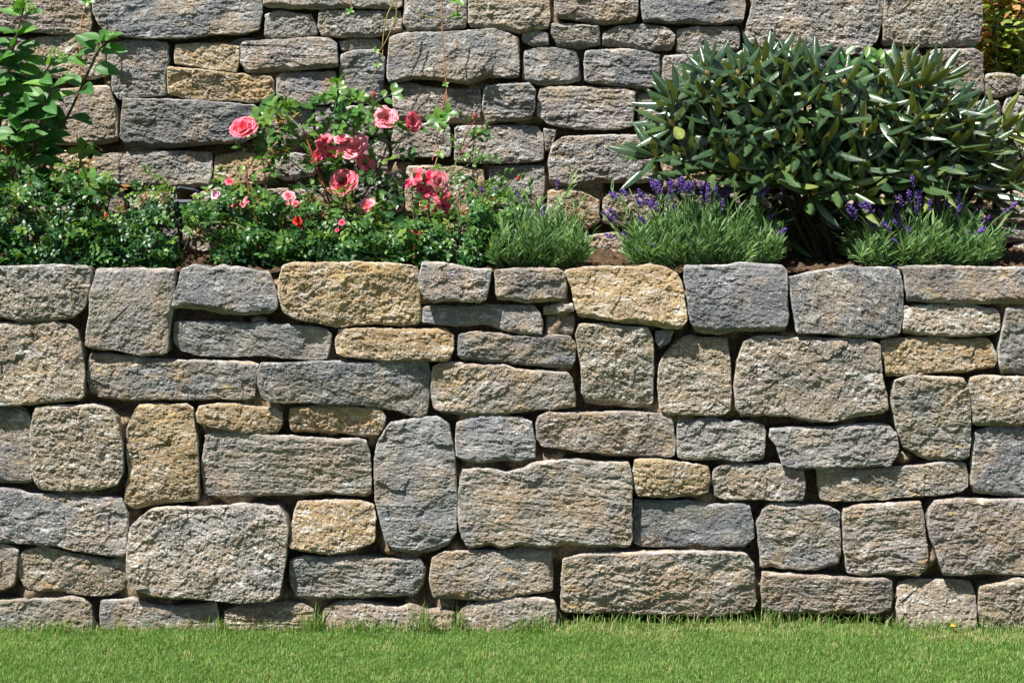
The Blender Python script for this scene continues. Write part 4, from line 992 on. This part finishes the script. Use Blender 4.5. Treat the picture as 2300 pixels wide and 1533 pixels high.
HYD = [leaf_mesh(7, 0.55, 0.35, c, 0.40, (-1, -0.5, 0, 0.5, 1)) for c in (0.12, 0.25)]
stems = [([(70, 590), (95, 400), (121, 311), (150, 265), (182, 198), (207, 144), (219, 119), (236, 96)], .50, [(150, 265), (182, 198), (207, 144), (219, 119), (234, 98)]),
         ([(20, 590), (0, 400), (2, 230), (12, 198), (21, 157), (31, 104), (40, 73), (48, 38), (56, 10)], .48, [(2, 230), (12, 195), (21, 157), (31, 104), (40, 73), (48, 40)]),
         ([(40, 590), (30, 400), (28, 275), (65, 220), (90, 180), (110, 150), (122, 135)], .46, [(28, 275), (50, 240), (68, 216), (90, 180), (108, 152)]),
         ([(55, 590), (70, 420), (80, 320), (95, 265), (105, 230), (116, 198)], .44, [(80, 320), (92, 272), (105, 230), (116, 200)]),
         ([(10, 590), (-20, 420), (-30, 300), (-15, 200), (0, 130)], .5, [(-25, 330), (-25, 260), (-12, 190), (0, 140)]),
         ([(60, 590), (120, 470), (170, 420), (215, 405)], .40, [(130, 460), (165, 425), (195, 412), (213, 405)]),
         ([(50, 590), (45, 450), (60, 360), (40, 300)], .42, [(45, 440), (55, 380), (48, 320), (40, 300)])]
for k, (P, Y, nodes) in enumerate(stems):
    Yv = np.linspace(0.58, Y, len(P)); C = tube_px(st, P, Yv, 0.0065, 0.0028, 7, np.linspace(0.25, 0.9, 1)[0] + 0.2*(k % 3), 24)
    for j, nd in enumerate(nodes):
        c = at_depth(nd[0], nd[1], Y + 0.02); c = C[np.argmin(np.linalg.norm((C - c)[:, [0, 2]], axis=1))]
        q = j/max(len(nodes) - 1, 1)
        for sgn in (-1, 1):
            for dec in ((0,) if q < 0.6 else (0, 1)):
                a = (0.25 if (j + dec) % 2 == 0 else 1.15) + r.normal(0, 0.25)
                fwd = np.array([[sgn*math.cos(a), -sgn*math.sin(a)*0.8 - 0.15, 0.15 + 0.35*q + r.normal(0, 0.25)]])
                up = np.array([[-sgn*0.25 + r.normal(0, 0.2), -0.62 + r.normal(0, 0.2), 0.75]])
                sz = (0.132 - 0.045*q)*r.uniform(0.85, 1.1)
                add_leaves(lv, HYD[int(r.integers(2))], c[None] + unit(fwd)*0.012, fwd, up, [sz], [np.clip(0.38 + 0.35*q + r.normal(0, 0.12), 0, 1)])
P = np.stack(sample_poly([(-40, 110), (60, 150), (115, 240), (150, 330), (190, 420), (60, 440), (-40, 430)], 92, r), -1)
c = at_depth(P[:, 0], P[:, 1], r.uniform(0.46, 0.64, len(P))); az = r.uniform(0, 6.28, len(P))
add_leaves(lv, HYD[0], c, np.stack([np.cos(az), np.sin(az)*0.5, r.normal(-0.1, .3, len(P))], -1), np.stack([r.normal(0, .3, len(P)), -0.65 + 0*az, 0.75 + 0*az], -1), r.uniform(0.08, 0.115, len(P)), np.clip(r.normal(0.38, .15, len(P)), 0, 1))
T = Matrix.Translation(-Vector(hy.location))
lv.build('foliage', M_HYD, hy).data.transform(T); st.build('stem', M_HSTEM, hy).data.transform(T)
ico_v = np.array([[0, 0, 1], [.89, 0, .45], [.28, .85, .45], [-.72, .53, .45], [-.72, -.53, .45], [.28, -.85, .45], [.72, .53, -.45], [-.28, .85, -.45], [-.89, 0, -.45], [-.28, -.85, -.45], [.72, -.53, -.45], [0, 0, -1]])
ico_f = np.array([[0, 1, 2], [0, 2, 3], [0, 3, 4], [0, 4, 5], [0, 5, 1], [1, 6, 2], [2, 7, 3], [3, 8, 4], [4, 9, 5], [5, 10, 1], [2, 6, 7], [3, 7, 8], [4, 8, 9], [5, 9, 10], [1, 10, 6], [7, 6, 11], [8, 7, 11], [9, 8, 11], [10, 9, 11], [6, 10, 11]])
for px, py, s, n, Y in ((52, 2, 30, 240, .47), (72, 18, 12, 60, .46), (35, 20, 10, 40, .46), (138, 124, 16, 90, .45), (254, 80, 13, 60, .49), (242, 397, 20, 160, .38)):
    c = at_depth(px, py, Y); R_ = s*(Y + 5)/FPX; d = unit(r.normal(size=(n, 3))); p = c + d*(R_*r.uniform(0.35, 1.0, n)[:, None])*np.array([1, 0.8, 0.75])
    bgb = Bag(); Mx = frames(p, d, np.array([[0, 0.3, 1.0]]) + 0*d, r.uniform(0.0016, 0.0030, n)); v, f = scatter(ico_v, ico_f, Mx); bgb.add(v, f, np.repeat(r.uniform(0.1, 1, n), 12))
    o = bgb.build('flower_head', M_HBUD, hy); o.data.transform(T)

# lavender
M_LAV = leaf_material('lavender_leaf', [(0.0, (0.050, 0.098, 0.038)), (0.5, (0.108, 0.212, 0.072)), (1.0, (0.25, 0.37, 0.15))], 0.6, 0.25, 0.28)
M_LFLOWER = leaf_material('lavender_flower', [(0.0, (0.05, 0.03, 0.10)), (0.5, (0.13, 0.058, 0.34)), (1.0, (0.29, 0.17, 0.56))], 0.7, 0.2, 0.15, tcol=(1.0, 0.8, 1.3))
LAVL = leaf_mesh(4, 0.11, 0.3, 0.12, 0.5, (-1, 0, 1), 0, 0.15)
def spike_mesh(seed):
    q = np.random.default_rng(seed); n = 46; z = np.concatenate([q.uniform(0.0, 1.0, 40), q.uniform(-0.45, -0.3, 6)]); az = q.uniform(0, 6.28, n)
    rad = 0.21*np.sqrt(np.clip(1 - (np.clip(z, 0, 1)*1.0)**2.5, 0.1, 1))*q.uniform(0.55, 1.15, n)
    p = np.stack([rad*np.cos(az), rad*np.sin(az), z], -1); d = np.stack([np.cos(az), np.sin(az), 0.7 + 0*az], -1)
    M = frames(p, d, np.array([[0, 0, 1.0]]) + 0*d, q.uniform(0.05, 0.10, n)); M[:, :3, 0] *= 1.7
    return (*scatter(ico_v, ico_f, M), np.repeat(np.clip(q.normal(0.5, 0.28, n), 0, 1), 12))
SPIKES = []
def lavender(label, x0, x1, ytop, px, Y, nshoot, spikes, seed, tall=()):
    q = np.random.default_rng(seed); c0 = at_depth(px, 590, Y); root = np.array([c0[0], Y, soil_z(c0[0], Y)])
    e = empty('lavender', root, label, 'lavender', 'lavender clumps along the bed edge')
    lv, st = Bag(), Bag(); wl, wr = root[0] - at_depth(x0, 560, Y)[0], at_depth(x1, 560, Y)[0] - root[0]; H = at_depth(px, ytop, Y)[2] - root[2]
    pos, fwd, sz, tn = [], [], [], []
    for k in range(nshoot + len(tall)):
        a = q.uniform(-1, 1); b = q.uniform(-1, 1); rr2 = min(1, math.hypot(a, b)); hgt = H*math.sqrt(max(0.05, 1 - 0.72*rr2**2))*q.uniform(0.5, 1.22)
        tip = root + np.array([a*(wr if a > 0 else wl)*0.92, b*0.15 - 0.02, hgt]); base = root + np.array([a*0.62*(wr if a > 0 else wl), b*0.06, -0.01])
        if k >= nshoot:
            tip = at_depth(*tall[k - nshoot], Y + q.uniform(-0.1, 0.1)); base = root + np.array([(tip[0] - root[0])*0.5, 0, 0])
        mid = base*0.45 + tip*0.55 + np.array([a*0.03, b*0.01, 0.0]); C = spline([base, mid, tip], 8); v, f = tube(C, np.linspace(0.0018, 0.0009, 8), 4); st.add(v, f, q.uniform(0.2, 0.7))
        n = 17; t = np.linspace(0.12, 1, n); i = np.minimum((t*7).astype(int), 6); pc = C[i] + (C[np.minimum(i + 1, 7)] - C[i])*((t*7 - i)[:, None])
        tg = unit(C[np.minimum(i + 1, 7)] - C[i]); az = q.uniform(0, 6.28, n); o_ = np.stack([np.cos(az), np.sin(az), 0*az], -1)
        pos.append(pc); fwd.append(unit(tg*q.uniform(0.8, 1.7, n)[:, None] + o_*0.7)); sz.append(q.uniform(0.030, 0.058, n)); tn.append(np.clip(q.normal(0.5, 0.2) + 0.12*t + q.normal(0, 0.1, n), 0, 1))
    pos, fwd, sz, tn = map(np.concatenate, (pos, fwd, sz, tn)); up = np.stack([q.normal(0, .5, len(pos)), -0.6 + q.normal(0, .4, len(pos)), 0.6 + 0*sz], -1)
    add_leaves(lv, LAVL, pos, fwd, up, sz, tn); T = Matrix.Translation(-Vector(root))
    for sx, sy in spikes:
        ys = Y + q.uniform(-0.14, 0.10); tip = at_depth(sx, sy, ys); s = q.uniform(0.019, 0.033)
        b0 = root + np.array([(tip[0] - root[0])*0.45, (ys - Y)*0.5, 0.02]); md = b0*0.4 + tip*0.6 + np.array([-(tip[0] - root[0])*0.05, 0, 0.0])
        C = spline([b0, md, tip], 10); v, f = tube(C, np.linspace(0.0014, 0.0009, 10), 4); st.add(v, f, 0.75)
        ax = Vector(C[-1] - C[-2]).normalized(); kk = len(SPIKES)
        if kk < 4:
            V, F, tt = spike_mesh(kk); o = mesh_obj('flower_spike', V, F, M_LFLOWER, None, True, {'tint': tt}); SPIKES.append(o.data)
        else:
            o = bpy.data.objects.new('flower_spike', SPIKES[int(q.integers(4))]); COL.objects.link(o)
            SPIKES.append(o.data) if len(SPIKES) < 4 else None
        o.matrix_world = Matrix.Translation(Vector(tip - ax*s*0.4 - root)) @ ax.to_track_quat('Z', 'Y').to_matrix().to_4x4() @ Matrix.Scale(s, 4); o.parent = e
    lv.build('foliage', M_LAV, e).data.transform(T); st.build('stem', M_LAV, e).data.transform(T); return e
q = np.random.default_rng(17)
def band(x0, x1, n, f, j): xs = q.uniform(x0, x1, n); return [(x, f(x) + abs(q.normal(0, j))*q.choice([-0.35, 1])) for x in xs]
lavender('smallest lavender clump, nearly without flowers, beside the rose buds', 1100, 1325, 478, 1205, 0.26, 190, [(1125, 452), (1166, 440), (1252, 412), (1190, 480), (1216, 487), (1083, 428), (1258, 495), (1205, 472), (1222, 470)], 1, [(1288, 385), (1305, 440), (1270, 440), (1318, 455), (1250, 450), (1180, 430), (1140, 445), (1340, 500), (1295, 470)])
lavender('fullest lavender clump with the most violet spikes, left of the dark gap', 1395, 1760, 468, 1575, 0.28, 300,
         band(1370, 1760, 34, lambda x: 425 + abs(x - 1560)*0.14, 34) + band(1450, 1650, 30, lambda x: 415 + abs(x - 1520)*0.12, 18) + band(1390, 1740, 18, lambda x: 515, 30) + [(1360, 480), (1375, 490), (1370, 530), (1755, 520), (1745, 535), (1730, 510), (1705, 395), (1720, 430)], 2, [(1372, 425), (1395, 450), (1420, 440), (1480, 440), (1540, 430), (1600, 425), (1650, 440), (1710, 450), (1745, 480), (1765, 500), (1365, 500)])
lavender('lavender clump with scattered violet spikes above the long rust brown coping slab', 1900, 2240, 492, 2070, 0.28, 290,
         band(1900, 2200, 26, lambda x: 455 + abs(x - 2060)*0.10, 34) + band(2020, 2160, 12, lambda x: 440, 14) + band(1900, 2240, 18, lambda x: 520, 30) + [(2138, 385), (2200, 470), (2275, 462), (2258, 475), (2215, 492), (2245, 505), (1960, 395), (2050, 405), (2068, 430), (1875, 505)], 3, [(1900, 470), (1940, 455), (2000, 465), (2060, 440), (2110, 450), (2160, 450), (2200, 480), (2255, 490), (2275, 520), (1885, 530), (2130, 430)])

# creeper tendrils hanging down the upper wall
M_VINE = leaf_material('tendril', [(0.0, (0.09, 0.05, 0.03)), (0.5, (0.24, 0.23, 0.07)), (1.0, (0.42, 0.13, 0.07))], 0.5, 0.3, 0)
M_VLEAF = leaf_material('creeper_leaf', [(0.0, (0.03, 0.12, 0.02)), (0.6, (0.08, 0.22, 0.03)), (1.0, (0.22, 0.36, 0.05))], 0.4, 0.4, 0.3)
VL = leaf_mesh(5, 0.6, 0.3, 0.2, 0.5)
def tendril(label, strands, leaves):
    c = at_depth(*strands[0][0][0], UPP.o[1] - 0.04); e = empty('creeper_tendril', c, label, 'creeper', 'creeper tendrils hanging down the upper wall'); T = Matrix.Translation(-Vector(c))
    for P, Y, tint in strands:
        b = Bag(); tube_px(b, P, Y, 0.0028, 0.0016, 6, tint, 30); b.build('stem', M_VINE, e).data.transform(T)
    if leaves:
        b = Bag()
        for x, y, Y, s, n in leaves:
            p = at_depth(x, y, Y); az = np.linspace(0, 2*math.pi, n, endpoint=False) + r.uniform(0, 6)
            fwd = np.stack([np.cos(az), -0.4 + 0.3*np.sin(az), 0.75*np.sin(az) + 0.1], -1); up = np.stack([0*az, -0.8 + 0*az, 0.6 + 0*az], -1)
            add_leaves(b, VL, p + 0*fwd, fwd, up, s*r.uniform(0.8, 1.15, n)*(Y + 5)/FPX, np.clip(r.normal(0.6, .2, n), 0, 1))
        b.build('foliage', M_VLEAF, e).data.transform(T)
Yw = UPP.o[1]
tendril('red and green creeper tendril hanging at the left above the hydrangea', [([(198, -40), (195, 8), (185, 40), (180, 100), (180, 200), (172, 280), (176, 330), (183, 380)], [.77, .75, .74, .73, .72, .70, .68, .66], 0.75), ([(180, 330), (205, 322), (232, 340)], .69, 0.9), ([(183, 365), (198, 385), (215, 402)], .68, 1.0)], [(196, 2, .74, 20, 5), (184, 340, .66, 32, 4), (208, 342, .66, 24, 3), (186, 372, .66, 14, 4)])
tendril('pair of thin creeper strands meeting and trailing to a leafy tip beside a narrow stone', [([(892, -40), (885, 0), (868, 40), (860, 90), (858, 130), (840, 165), (812, 212)], [.76, .76, .755, .75, .745, .74, .73], 0.55), ([(896, -40), (890, 10), (889, 40), (868, 90), (850, 118)], .745, 0.7)], [(845, 114, .74, 10, 4), (849, 146, .74, 10, 4), (808, 216, .72, 22, 6), (790, 208, .72, 16, 4), (889, 42, .74, 6, 3)])
tendril('longest red creeper tendril reaching down to the coral flower cluster', [([(993, -40), (993, 60), (999, 150), (1003, 210), (1003, 255), (995, 310), (985, 345), (974, 380)], [.745, .74, .735, .73, .72, .70, .68, .62], 0.8), ([(1002, 205), (990, 260), (982, 310), (971, 360)], [.735, .72, .71, .69], 1.0)], [(1000, 190, .73, 9, 4), (985, 268, .69, 32, 5), (1005, 255, .69, 26, 4), (995, 285, .68, 16, 3), (988, 345, .67, 14, 3)])
tendril('short sideways creeper shoot with a curled yellow end near the top', [([(1036, -40), (1030, 5), (1022, 30), (1000, 40), (960, 38), (937, 25)], .735, 0.6)], [(1026, 0, .72, 22, 4), (1024, 34, .73, 14, 4), (936, 24, .73, 7, 3)])
tendril('shortest creeper end with one green leaf hanging at the top edge', [([(792, -40), (790, 0), (788, 20)], .75, 0.9)], [(786, 25, .74, 11, 4)])
# ---------------------------------------------------------------- floodlight, upper terrace, lawn grass
M_NAVY = plain_material('dark_blue_plastic', (0.012, 0.018, 0.028), 0.4, 0.5)
M_HOOD = plain_material('grey_metal', (0.16, 0.16, 0.17), 0.45, 0.5)
M_CABLE = plain_material('black_rubber', (0.012, 0.012, 0.013), 0.6, 0.3)
def box(b, lo, hi, bev=0.004):
    """chamfered box"""
    lo, hi = np.array(lo), np.array(hi); c = (lo + hi)/2; h = (hi - lo)/2
    V, F = [], []
    ring = []
    for z, k in ((-h[2], bev), (-h[2] + bev, 0), (h[2] - bev, 0), (h[2], bev)):
        x, y = h[0] - k, h[1] - k; e = bev
        ring.append([(-x + e, -y), (x - e, -y), (x, -y + e), (x, y - e), (x - e, y), (-x + e, y), (-x, y - e), (-x, -y + e)]); V += [(p[0], p[1], z) for p in ring[-1]]
    for k in range(3):
        for j in range(8): a, bb = k*8 + j, k*8 + (j + 1) % 8; F.append([a, bb, bb + 8, a + 8])
    for s, k in ((-1, 0), (1, 24)):
        for q_ in ([0, 1, 2, 3], [0, 3, 4, 7], [7, 4, 5, 6]):
            q2 = [k + i for i in q_]; F.append(q2 if s > 0 else q2[::-1])
    b.add(np.array(V) + c, np.array(F), 0.5)
fc = at_depth(410, 500, 0.60)
fl = empty('garden_floodlight', (fc[0], 0.60, soil_z(fc[0], 0.60)), 'dark blue garden floodlight with carrying handle half hidden behind the left roses', 'floodlight')
T = Matrix.Translation(-Vector(fl.location))
def fpt(x, y, Y=0.60): return at_depth(x, y, Y)
b = Bag(); a0, a1 = fpt(378, 512), fpt(442, 448); box(b, (a0[0], 0.57, a0[2]), (a1[0], 0.65, a1[2]), 0.008); b.build('housing', M_NAVY, fl, False).data.transform(T)
b = Bag(); C = spline([fpt(393, 455), fpt(390, 428), fpt(398, 421), fpt(418, 424), fpt(440, 428), fpt(447, 436), fpt(445, 458)], 26); v, f = tube(C, 0.006, 8); b.add(v, f); b.build('handle', M_NAVY, fl).data.transform(T)
b = Bag(); C = np.array([fpt(300, 480, .56), fpt(302, 481, .56), fpt(330, 484, .57), fpt(385, 492, .60), fpt(387, 492, .60)]); v, f = tube(C, [0.001, 0.045, 0.043, 0.034, 0.001], 20); b.add(v, f); b.build('lamp_hood', M_HOOD, fl).data.transform(T)
b = Bag(); v, f = tube([fpt(404, 510), fpt(404, 545), fpt(402, 600)], 0.011, 10); b.add(v, f); box(b, fpt(394, 556) - np.array([0, 0.03, 0]), fpt(424, 540) + np.array([0, 0.03, 0]), 0.006); b.build('stand', M_NAVY, fl).data.transform(T)
b = Bag(); C = spline([fpt(396, 546), fpt(370, 545), fpt(345, 558), fpt(328, 585), fpt(322, 602)], 20); v, f = tube(C, 0.006, 8); b.add(v, f); b.build('cable', M_CABLE, fl).data.transform(T)

# upper terrace, shrub and wire fence beyond the step in the wall
zl = at_depth(2250, 172, 0.86)[2]; zh = at_depth(1150, -40, 0.86)[2]; xs = at_depth(2200, 50, 0.86)[0]
sheet('upper_terrace', -4, xs - 0.05, 0.90, 6, 60, 60, lambda x, y: zh - 0.03 + 0.02*fbm(np.stack([x, y, 0*x], -1)*4, 3, 81), M_SOIL)
sheet('upper_terrace', xs - 0.05, 4, 0.90, 6, 60, 60, lambda x, y: zl - 0.03 + 0.02*fbm(np.stack([x, y, 0*x], -1)*4, 3, 82), M_SOIL)
M_AUT = leaf_material('spirea_leaf', [(0.0, (0.09, 0.16, 0.03)), (0.40, (0.26, 0.36, 0.07)), (0.55, (0.42, 0.29, 0.10)), (0.75, (0.52, 0.20, 0.11)), (1.0, (0.60, 0.11, 0.08))], 0.5, 0.3, 0.35)
SPI = leaf_mesh(4, 0.55, 0.25, 0.15, 0.5)
r = np.random.default_rng(8)
for k, (cx, Y, w_, h_, n, lab) in enumerate([(2235, 1.66, 0.26, 0.66, 2600, 'red and green shrub behind the wire fence, partly hidden by the wall end'), (2350, 1.72, 0.30, 0.72, 3000, 'red and green shrub behind the wire fence, cut by the right edge')]):
    c = at_depth(cx, 160, Y); e = empty('shrub', (c[0], Y, zl), lab, 'shrub', 'red and green shrubs behind the wire fence'); T = Matrix.Translation(-Vector(e.location))
    d = unit(r.normal(size=(n, 3))); p = np.array([c[0], Y, zl + h_*0.36]) + d*(r.uniform(0.25, 1, n)**0.5)[:, None]*np.array([w_, 0.26, h_*0.55])*(0.85 + 0.25*noise(d*2.5, 5 + k))[:, None]
    cl = noise(p*7, 12 + k)
    az = r.uniform(0, 6.28, n); lv = Bag(); add_leaves(lv, SPI, p, np.stack([np.cos(az), np.sin(az), r.normal(0, .4, n)], -1), np.stack([r.normal(0, .5, n), -0.5 + 0*az, 0.8 + 0*az], -1), r.uniform(0.030, 0.055, n), np.clip(0.52 + 0.50*cl + r.normal(0, .12, n), 0, 1))
    lv.build('foliage', M_AUT, e).data.transform(T)
    st = Bag()
    for j in range(14):
        t_ = p[j]; v, f = tube(spline([(c[0] + r.normal(0, .04), Y + r.normal(0, .04), zl - 0.03), (c[0]*0.5 + t_[0]*0.5, Y*0.5 + t_[1]*0.5, zl + (t_[2] - zl)*0.6), t_], 8), np.linspace(0.006, 0.002, 8), 5); st.add(v, f)
    st.build('branches', M_BARK, e).data.transform(T)
M_FENCE = plain_material('green_wire', (0.005, 0.035, 0.028), 0.5, 0.3)
Yf = 1.35; z0 = zl - 0.02; f0 = at_depth(2190, 100, Yf)[0]; f1 = at_depth(2420, 100, Yf)[0]
fe = empty('wire_fence', (f0, Yf, zl), 'dark green welded wire fence panel in front of the red and green shrubs', 'fence'); T = Matrix.Translation(-Vector(fe.location))
b = Bag()
for x in np.arange(f0, f1, 0.09): v, f = tube([(x, Yf, z0), (x, Yf, zl + 1.0)], 0.0013, 6); b.add(v, f)
for z in np.arange(zl + 0.03, zl + 1.0, 0.2): v, f = tube([(f0, Yf + 0.006, z), (f1, Yf + 0.006, z)], 0.0014, 6); b.add(v, f)
b.build('wire_mesh', M_FENCE, fe).data.transform(T)
for x in (f0 - 0.02, f1 + 0.02):
    b = Bag(); box(b, (x - 0.02, Yf - 0.01, z0 - 0.1), (x + 0.02, Yf + 0.03, zl + 1.05)); b.build('post', M_FENCE, fe, False).data.transform(T)
# dark evergreen hedge farther back
M_HEDGE = leaf_material('hedge_leaf', [(0.0, (0.015, 0.04, 0.012)), (1.0, (0.05, 0.10, 0.025))], 0.5, 0.3, 0.2)
hc = at_depth(2280, 120, 2.7); e = empty('hedge', (hc[0], 2.7, zl - 0.03), 'dark green hedge filling the gaps behind the red and green shrubs', 'hedge'); n = 5000
p = np.stack([hc[0] + r.uniform(-0.7, 0.7, n), 2.7 + r.uniform(-0.22, 0.25, n), zl + r.uniform(-0.02, 1.3, n)], -1); az = r.uniform(0, 6.28, n); lv = Bag()
add_leaves(lv, SPI, p, np.stack([np.cos(az), np.sin(az), r.normal(0, .5, n)], -1), np.stack([r.normal(0, .5, n), -0.6 + 0*az, 0.7 + 0*az], -1), r.uniform(0.05, 0.09, n), r.uniform(0, 1, n))
T = Matrix.Translation(-Vector(e.location)); lv.build('foliage', M_HEDGE, e).data.transform(T)
st = Bag()
for x in np.arange(-0.6, 0.61, 0.3): v, f = tube([(hc[0] + x, 2.72, zl - 0.05), (hc[0] + x, 2.72, zl + 1.0)], [0.015, 0.006], 6); st.add(v, f)
st.build('trunk', M_BARK, e).data.transform(T)

# lawn grass
M_GRASS = leaf_material('grass_blade', [(0.0, (0.075, 0.175, 0.028)), (0.45, (0.138, 0.270, 0.050)), (0.75, (0.215, 0.345, 0.080)), (0.87, (0.34, 0.37, 0.15)), (1.0, (0.52, 0.44, 0.26))], 0.5, 0.35, 0.32, tcol=(1.3, 1.35, 0.5))
r = np.random.default_rng(21)
def blades(n, x, y, z, h, lean, wdt, tint):
    az = r.uniform(0, 6.28, n); d = np.stack([np.cos(az), np.sin(az), 0*az], -1); s = np.stack([-np.sin(az + r.normal(0, .6, n)), np.cos(az), 0*az], -1); s = unit(s)
    b0 = np.stack([x, y, z], -1); m_ = b0 + d*(lean*0.35*h)[:, None] + np.array([0, 0, 1])*(h*0.6)[:, None]; t_ = b0 + d*(lean*h)[:, None] + np.array([0, 0, 1])*(h*np.sqrt(np.clip(1 - lean**2*0.6, .1, 1)))[:, None]
    V = np.stack([b0 - s*wdt[:, None], b0 + s*wdt[:, None], m_ + s*wdt[:, None]*0.8, m_ - s*wdt[:, None]*0.8, t_], 1).reshape(-1, 3); o = np.arange(n)*5
    return V, np.stack([o, o + 1, o + 2, o + 3], -1), np.stack([o + 3, o + 2, o + 4], -1), np.repeat(tint, 5)
n = 255000
y = r.uniform(-0.85, -0.004, n); x = r.uniform(-2.1, 2.1, n)
p3 = np.stack([x, y, 0*x], -1); cl = fbm(p3*9, 3, 91); dry = sstep(0.15, 0.5, fbm(p3*np.array([3.5, 9, 1]), 3, 92) + (0.35 + 0.55*sstep(-0.6, 1.2, x))*sstep(-0.22, 0.0, y) - 0.12)
h = (0.016 + 0.008*cl)*r.uniform(0.55, 1.35, n); tint = np.clip(r.normal(0.45, 0.20, n) + 0.30*cl + 0.5*dry*r.uniform(0, 1, n) + (r.random(n) < 0.06)*0.5, 0, 1)
V1, Q1, T1, t1 = blades(n, x, y, lawn_h(x, y) - 0.002, h, np.abs(r.normal(0.45, 0.3, n)).clip(0, 1.1), r.uniform(0.0006, 0.0012, n), tint)
# longer, unmown blades along the foot of the wall, thicker in a few places
tufts = [(130, 30, .05), (500, 25, .06), (690, 18, .09), (715, 10, .10), (800, 30, .06), (945, 22, .11), (960, 14, .08), (1030, 10, .10), (1170, 30, .07), (1215, 14, .07), (1300, 60, .03), (1420, 60, .03), (1560, 60, .03), (1730, 20, .07), (1830, 60, .03), (1950, 50, .035), (2030, 20, .06), (2110, 30, .06), (2250, 40, .03), (300, 60, .02), (880, 60, .05)]
X, Y_, Hh = [], [], []
for px, w_, hh in tufts:
    k = int(34 + w_*1.2) if hh > .04 else 60
    xx = at_depth(px, 1405, -0.02)[0]; X.append(xx + r.normal(0, w_/700*0.7, k)); Y_.append(-np.abs(r.normal(0.012, 0.018, k))); Hh.append(hh*r.uniform(0.3, 1.15, k))
X, Y_, Hh = map(np.concatenate, (X, Y_, Hh)); k = 4200
X = np.concatenate([X, r.uniform(-1.8, 1.8, k)]); Y_ = np.concatenate([Y_, -np.abs(r.normal(0, 0.02, k))]); Hh = np.concatenate([Hh, 0.014 + 0.05*r.random(k)**2.6]); n2 = len(X)
V2, Q2, T2, t2 = blades(n2, X, Y_, lawn_h(X, Y_) - 0.002, Hh, np.abs(r.normal(0.4, 0.3, n2)).clip(0, 1), r.uniform(0.0009, 0.0017, n2), np.clip(r.normal(0.60, 0.28, n2), 0, 1))
o = len(V1); tag(mesh_obj('grass', np.concatenate([V1, V2]), [np.concatenate([Q1, Q2 + o]), np.concatenate([T1, T2 + o])], M_GRASS, None, False, {'tint': np.concatenate([t1, t2])}), 'short sunlit lawn grass with dry blades at the foot of the wall', 'grass', kind='stuff')
# a yellow leaf on the lawn
M_YEL = leaf_material('yellow_leaf', [(0.0, (0.50, 0.34, 0.03)), (1.0, (0.60, 0.44, 0.05))], 0.6, 0.2, 0.2)
b = Bag(); c = at_depth(2143, 1408, -0.03); v, f = leaf_mesh(6, 0.7, 0.5, 0.3); b.add(xf(v, (-0.018, 0, 0), 0.3, 0.2, 0.5, 0.022), f, 0.6)
tag(b.build('fallen_leaf', M_YEL, None, True, None), 'small yellow fallen leaf lying on the lawn near the wall', 'leaf').location = (c[0], -0.05, 0.022)
